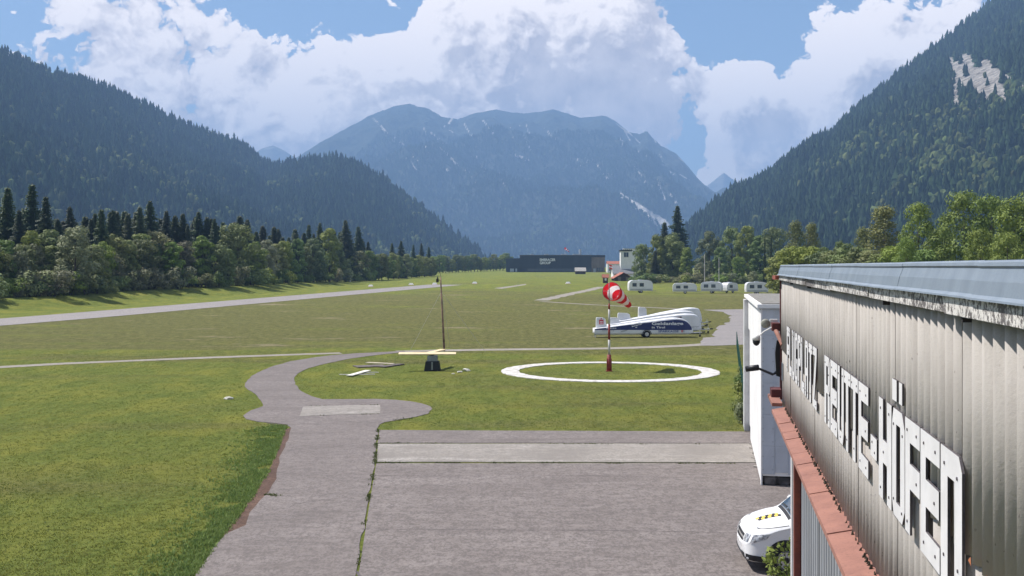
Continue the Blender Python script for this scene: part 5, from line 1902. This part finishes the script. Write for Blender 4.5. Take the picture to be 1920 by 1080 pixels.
for k in range(3):
    MB().box(wm + 3.4 + k * 1.5, wm + 4.6 + k * 1.5, -.9, -.805, .6, 3.0).build('window', m_win, HB)
for txt, y_, wd in (('EMBRACER', 489.4, 29.5), ('GROUP', 495.2, 20.5)):
    me = text_mesh(txt, pw(6.6, Yh), m_txtw, .08, pw(wd, Yh), bold=.03)
    o = link('lettering', me, HB, (pw(1012 - 949, Yh), -.62, hgt(y_, Yh) - zg(Yh)))
    o.rotation_euler = (R(90), 0, 0)
# small windsock on the hall roof
RS = empty('windsock', place(1060, Yh) + Vector((0, 6, hgt_main + .36)))
tag(RS, 'tiny red and white windsock above the dark hall roof', 'windsock')
MB().tube([(0, 0, 0), (0, 0, 4.6)], .09, 6).build('pole', m_tgrey, RS)
bands2, _ = sockmesh((1.0, .6, -.7), 3.6, .75, .3, 12, .1)
for i, bnd in enumerate(bands2):
    bnd.build('sock_band', m_swht if i % 2 else m_sred, RS, True, loc=(0, 0, 4.5))

def gable(name, px0, px1, ybase, yeave, yridge, depth, mw, mr, label, cat='hut', over=.35, ridge='x', rz=0):
    """a small building with pitched roof; ridge along x or along the depth"""
    Y = G((px0 + px1) / 2, ybase).y
    o = empty(name, place((px0 + px1) / 2, Y), rz)
    tag(o, label, cat)
    hw = pw(px1 - px0, Y) / 2
    he, hr_ = pw(ybase - yeave, Y), pw(ybase - yridge, Y)
    wl_ = MB()
    if ridge == 'x':
        wl_.prism([(0, -.3), (depth, -.3), (depth, he), (depth / 2, hr_ - .08), (0, he)], lambda a, c_, d: (d, a, c_), -hw, hw)
    else:
        wl_.prism([(-hw, -.3), (hw, -.3), (hw, he), (0, hr_ - .08), (-hw, he)], lambda a, c_, d: (a, d, c_), 0, depth)
    wl_.build('wall', mw, o)
    for sd in (0, 1):
        if ridge == 'x':
            e_y, sl = (-over if not sd else depth + over), (hr_ - he) / (depth / 2)
            pr = [(e_y, he - sl * over + .02), (depth / 2, hr_ + .0), (depth / 2, hr_ + .14), (e_y, he - sl * over + .16)]
            MB().prism(pr, lambda a, c_, d: (d, a, c_), -hw - over, hw + over).build('roof', mr, o)
        else:
            e_x, sl = (-hw - over if not sd else hw + over), (hr_ - he) / hw
            pr = [(e_x, he - sl * over + .02), (0, hr_), (0, hr_ + .14), (e_x, he - sl * over + .16)]
            MB().prism(pr, lambda a, c_, d: (a, d, c_), -over, depth + over).build('roof', mr, o)
    return o, hw, he, hr_, Y
m_dwood = mat('dark_timber', (.07, .05, .042), .9, .3, 2, stretch=(1, 1, .3))
m_shingle = mat('pale_shingle', (.40, .38, .35), .9, .3, 1.5)
m_tile = mat('red_tile', (.36, .13, .085), .85, .25, 2)
m_slate = mat('slate_roof', (.17, .175, .19), .7, .25, 1.5)
o, hw, he, hr_, Y = gable('field_hut', 1079, 1098, 514, 508, 502, 5, m_dwood, m_shingle, 'small dark timber hut with pale roof in front of the dark hall')
MB().box(-.8, .8, -.06, -.003, 0, 1.9).build('door', m_dwood, o)
o, hw, he, hr_, Y = gable('wayside_shrine', 1131, 1140, 531, 519.5, 515, 1.8, m_dwood, m_tile, 'little dark kiosk with red tiled roof beside the gravel path', 'kiosk')
MB().box(-.32, .32, -.05, -.003, .9, 1.7).build('notice', m_txtw, o)
o, hw, he, hr_, Y = gable('barn', 1153, 1186, 527, 521, 511.5, 14, m_dwood, m_tile, 'low dark barn with brown-red verge left of the tree group', 'barn', ridge='y', over=.6)
for sx in (-2.2, .8):
    MB().box(sx, sx + 1.2, -.05, -.003, 0, 1.5).build('gate', mat('barn_gate', (.25, .21, .17), .9, .3, 3), o)
o, hw, he, hr_, Y = gable('farmhouse', 1150, 1190, 523, 513, 498.5, 11, m_white, m_slate, 'house with large grey slate roof behind the low barn', 'house')
for k in range(3):
    MB().box(-hw + .8 + k * 2.2, -hw + 1.7 + k * 2.2, -.05, -.003, .9, 2.0).build('window', m_win, o)
o, hw, he, hr_, Y = gable('red_roof_house', 1139, 1163, 511, 495, 490, 9, m_white, m_tile, 'distant house with low red roof left of the white tower', 'house')
for k in range(3):
    MB().box(-hw + 1 + k * 2.3, -hw + 2 + k * 2.3, -.05, -.003, 1.2, 2.5).build('window', m_win, o)
# white tower
Yt = 470.0
TW = empty('control_tower', place(1174, Yt))
tag(TW, 'white square tower with dark flat roof rising behind the slate roof', 'tower')
tw, tz = pw(10, Yt), hgt(471, Yt) - zg(Yt)
MB().box(-tw, tw, 0, 5, -.3, tz).build('wall', m_white, TW)
MB().box(-tw - .35, tw + .35, -.4, 5.4, tz + .002, tz + .5).build('roof', m_dark, TW)
for k in range(6):
    MB().box(-tw + .1 + k * .82, -tw + .45 + k * .82, -.42, -.30, tz + .5, tz + .75).build('roof_stud', m_dark, TW)
wf = MB().box(-.95, .95, -.07, -.003, tz - 2.4, tz - .5).build('window', m_win, TW)
MB().box(-.05, .05, -.10, -.072, tz - 2.4, tz - .5).build('mullion', m_white, wf)
MB().box(-1.1, 1.1, -.12, -.005, tz - 2.55, tz - 2.42).build('sill', m_tgrey, TW)
WB = empty('white_house', place(1190, Yt + 40))
tag(WB, 'white building partly hidden behind the tower and trees', 'building')
tz2 = hgt(467, Yt + 40) - zg(Yt + 40)
MB().box(-4.5, 5, 0, 8, -.3, tz2).build('wall', m_white, WB)
MB().box(-4.8, 5.3, -.3, 8.3, tz2 + .002, tz2 + .3).build('roof', m_tgrey, WB)
for k in range(3):
    MB().box(-3.6 + k * 2.8, -2.4 + k * 2.8, -.05, -.003, tz2 - 2.2, tz2 - .8).build('window', m_win, WB)
# flag by the shrine
FG = empty('flagpole', place(1142, 420))
tag(FG, 'short flagpole with a red and white flag left of the barn', 'flagpole')
MB().tube([(0, 0, 0), (0, 0, hgt(495, 420) - zg(420))], .05, 6).build('pole', m_tgrey, FG)
for k, mm in enumerate((m_sred, m_swht, m_sred)):
    P = [[(.06 + i * .16, .08 * math.sin(i * .9), hgt(496, 420) - zg(420) - k * .5 - .05 * i), (.06 + i * .16, .08 * math.sin(i * .9), hgt(496, 420) - zg(420) - k * .5 - .5 - .05 * i)] for i in range(8)]
    MB().grid(P).build('flag_stripe', mm, FG)
# two tall flagpoles
for px, top_, lab in ((1321, 478, 'left of two tall bare flagpoles before the trees'), (1348, 484, 'right of two tall bare flagpoles before the trees')):
    o = empty('flagpole', place(px, 330))
    tag(o, lab, 'flagpole', 'bare flagpoles')
    zt_ = hgt(top_, 330) - zg(330)
    MB().tube([(0, 0, 0), (0, 0, zt_)], [.09, .06], 8).build('pole', m_swht, o)
    MB().tube([(0, 0, zt_), (0, 0, zt_ + .2)], [.1, .04], 8).build('finial', m_tgrey, o)
    MB().box(-.2, .2, -.2, .2, -.05, .3).build('base', m_tgrey, o)

# ================================================================== PARKED CARAVANS
def caravan(px0, px1, ytop, Y, label, rz=0.0):
    L = pw(px1 - px0, Y)
    o = empty('caravan', place((px0 + px1) / 2, Y), rz)
    tag(o, label, 'caravan', 'caravans parked before the trees')
    h_ = hgt(ytop, Y) - zg(Y)
    pr = [(-L / 2, .5), (L / 2, .5), (L / 2 + .12, 1.2), (L / 2 + .02, h_ * .78), (L / 2 - .35, h_ * .94), (L / 2 - 1.0, h_), (-L / 2 + .9, h_), (-L / 2 + .3, h_ * .95), (-L / 2 - .02, h_ * .8), (-L / 2 - .08, 1.2)]
    MB().prism(pr, lambda a, c_, d: (a, d, c_), 0, 2.2).build('body', m_twht, o, bevel=.06)
    for k in range(max(2, int(L / 2))):
        x = -L / 2 + .7 + k * 1.7
        if x + 1.0 < L / 2 - .2:
            MB().box(x, x + 1.0, -.02, -.003, h_ * .5, h_ * .78).build('window', m_win, o)
    MB().box(-L / 2 + .2, L / 2 - .2, -.012, -.003, .62, .95).build('side_stripe', m_tgrey, o)
    for sd, yv in ((-1, .12), (1, 2.08)):
        wheel(o, .1, yv, .33, .2, sd)
    MB().tube([(L / 2 - .2, 1.1, .45), (L / 2 + 1.1, 1.1, .45)], .06, 6).build('drawbar', m_tgrey, o)
    MB().box(-.4, .4, .7, 1.5, h_ + .003, h_ + .16).build('roof_hatch', m_winl, o)
    return o
caravan(1180, 1224, 525.5, 262, 'leftmost white caravan below the short conifer', .10)
caravan(1262, 1306, 531, 255, 'white caravan left of the left flagpole', -.12)
caravan(1314, 1352, 528.5, 258, 'white caravan standing between the flagpoles', -.35)
caravan(1360, 1388, 530, 262, 'small white caravan right of the right flagpole', .6)
caravan(1400, 1440, 529, 250, 'rightmost white caravan, just above the annex roof')

# ================================================================== RUNWAY MARKERS
m_mk = mat('marker_white', (.80, .80, .76), .6)
for px, py, lab in ((656.5, 530.5, 'white marker post at the foot of the trees'), (695, 537.5, 'white edge marker on the grass left of the runway, nearest of three'), (771, 534.5, 'white edge marker beside the runway, middle of three'),
                    (815, 533.8, 'white marker on the far runway edge beside the mast'), (890, 532.0, 'white edge marker beyond the runway end, right of the mast'), (1065, 532.0, 'single round white marker on the field below the dark hall')):
    p = G(px, py)
    o = empty('field_marker', (p.x, p.y, p.z))
    tag(o, lab, 'marker', 'white field markers')
    tall = 656 < px < 657
    k_ = p.y / 350
    if tall:
        MB().tube([(0, 0, 0), (0, 0, 1.5)], [.22, .20], 8).build('post', m_mk, o)
        MB().tube([(0, 0, 1.5), (0, 0, 1.6)], [.24, .1], 8).build('cap', m_mk, o)
    else:
        frustum(MB(), .85 * k_, .5, 0, .45 * k_, .2, .62 * k_).build('board', m_mk, o, bevel=.03)
        MB().box(-.9 * k_, .9 * k_, -.55, .55, -.02, .06).build('base', MATS['sock_red'], o)

# ================================================================== GRASS AND WEEDS NEAR THE CAMERA
def inside(poly, x, y):
    n = len(poly)
    r_ = np.zeros(len(x), bool)
    j = n - 1
    for i in range(n):
        xi, yi, xj, yj = poly[i].x, poly[i].y, poly[j].x, poly[j].y
        cond = ((yi > y) != (yj > y)) & (x < (xj - xi) * (y - yi) / (yj - yi + 1e-12) + xi)
        r_ ^= cond
        j = i
    return r_
def tufts(name, xy, hh, spread, blades, cols, mm, seed, label):
    rg = np.random.RandomState(seed)
    n = len(xy)
    V = np.zeros((n, blades, 3, 3), np.float32)
    a = rg.rand(n, blades) * 6.283
    d = np.stack([np.cos(a), np.sin(a)], -1)
    s = np.stack([-np.sin(a), np.cos(a)], -1)
    root = xy[:, None, :] + rg.normal(0, spread, (n, blades, 2))
    h_ = hh[:, None] * rg.uniform(.5, 1.3, (n, blades))
    w_ = .012 + .10 * h_
    V[:, :, 0, :2] = root - s * w_[..., None]
    V[:, :, 1, :2] = root + s * w_[..., None]
    V[:, :, 2, :2] = root + d * (h_ * rg.uniform(.2, 1.0, (n, blades)))[..., None]
    V[:, :, 2, 2] = h_
    C = np.repeat(cols[:, None, :], blades * 3, 1) * rg.uniform(.75, 1.25, (n, 1, 1))
    me = np_mesh(name, V.reshape(-1, 3), np.arange(n * blades * 3).reshape(-1, 3), 3, mm, C.reshape(-1, 3))
    return tag(link(name, me), label, 'grass', kind='stuff')
m_blade, t, b = bsdf('grass_blades')
at = t.node('ShaderNodeVertexColor')
at.layer_name = 'tint'
t.l.new(at.outputs[0], b.inputs['Base Color'])
b.inputs['Roughness'].default_value = .7
b.inputs['Specular IOR Level'].default_value = .2
tr = t.node('ShaderNodeBsdfTranslucent', None, Color=at.outputs[0])
mxs = t.node('ShaderNodeMixShader', None, Fac=.3)
t.l.new(b.outputs[0], mxs.inputs[1])
t.l.new(tr.outputs[0], mxs.inputs[2])
t.l.new(mxs.outputs[0], t.n['Material Output'].inputs['Surface'])

rg = np.random.RandomState(21)
n = 80000
yy = 21 + 69 * rg.rand(n) ** 1.7
xx = (rg.rand(n) * 1520 - 1010) / F * yy
apron_all = [ap(668, 1076), ap(708.5, 805.5), ap(1480, 809), Vector((40, 30, 0)), Vector((40, 4, 0)), Vector((-9, 4, 0))]
SOIL = [G(*p) for p in [(552, 800), (540, 840), (528, 862), (524, 912), (476, 962), (470, 990), (425, 1006), (406, 1014), (436, 978), (478, 926), (505, 880), (522, 838), (534, 806)]]
keep = ~inside(poly_lane, xx, yy) & ~inside(apron_all, xx, yy) & ~inside(SOIL, xx, yy)
rr_ = np.hypot(xx - RC.x, yy - RC.y)
keep &= ~((rr_ > RRAD - RWID - .05) & (rr_ < RRAD + .05))
# nothing grows inside the annex
lx = (xx - AP.x) * CT_ - (yy - AP.y) * ST_
keep &= ~(lx > -.3)
xx, yy = xx[keep], yy[keep]
nzv = np.array([noise.noise(Vector((x * .16, y * .09, 0))) + .6 * noise.noise(Vector((x * .7, y * .45, 4))) for x, y in zip(xx, yy)])
f = np.clip(.5 + nzv * .7 + rg.normal(0, .18, len(xx)), 0, 1)[:, None]
cols = np.array([.126, .160, .031]) * (1 - f) + np.array([.215, .220, .052]) * f
tufts('mown_grass', np.stack([xx, yy], 1), np.full(len(xx), .022) * (1 + .5 * rg.rand(len(xx))), .05, 4, cols, m_blade, 4, 'short mown grass of the near field')
# lush weeds along the left edge of the taxiway
edge = [G(*p) for p in [(356, 1085), (396, 1024), (428, 984), (470, 928), (498, 884), (516, 842), (530, 806), (534, 798)]]
pts = []
for a, c in zip(edge, edge[1:]):
    L = (c - a).length
    k_ = int(L * 420)
    tt = rg.rand(k_, 1)
    base = np.array(a[:2]) * (1 - tt) + np.array(c[:2]) * tt
    off = -np.abs(rg.normal(0, .55, k_)) * (.5 + rg.rand(k_)) + .10
    base[:, 0] += off
    pts.append(base)
pts = np.concatenate(pts)
nz3 = np.array([noise.noise(Vector((p[0] * 1.3, p[1] * .9, 2))) for p in pts])
pts = pts[nz3 > -.05 - .35 * rg.rand(len(pts))]
f = rg.rand(len(pts), 1)
cols = np.array([.115, .185, .045]) * (1 - f) + np.array([.22, .285, .085]) * f
tufts('verge_weeds', pts, .03 + .055 * rg.rand(len(pts)), .04, 4, cols, m_blade, 9, 'lush green weeds along the left edge of the taxiway')
# weeds in the paving joints
pts = []
def joint(p0, p1, dens_, sp=.02, thr=.05):
    a, c = G(*p0), G(*p1)
    L = (c - a).length
    for _ in range(int(L * dens_)):
        p = a.lerp(c, rg.rand())
        if noise.noise(p * .8) > thr:
            pts.append((p.x + rg.normal(0, sp), p.y + rg.normal(0, sp)))
joint((708, 806), (703, 868), 60, .03, -.1)
joint((702.5, 869), (690, 940), 40, .03, .0)
joint((690, 940), (668, 1076), 18, .02, .1)
joint((705, 868.8), (1420, 870.5), 45, .03, -.05)
joint((708, 832), (1420, 835), 30, .03, .05)
joint((566, 780.6), (712, 777), 22, .03, .1)
joint((566, 762), (712, 760.4), 18, .03, .15)
joint((500, 928), (518, 931), 180, .06, -1)
joint((720, 792), (800, 779), 30, .10, .0)
pts = np.array(pts)
f = rg.rand(len(pts), 1)
cols = np.array([.05, .07, .022]) * (1 - f) + np.array([.11, .13, .04]) * f
tufts('joint_weeds', pts, .02 + .05 * rg.rand(len(pts)), .03, 5, cols, m_blade, 13, 'thin weeds growing in the paving joints')
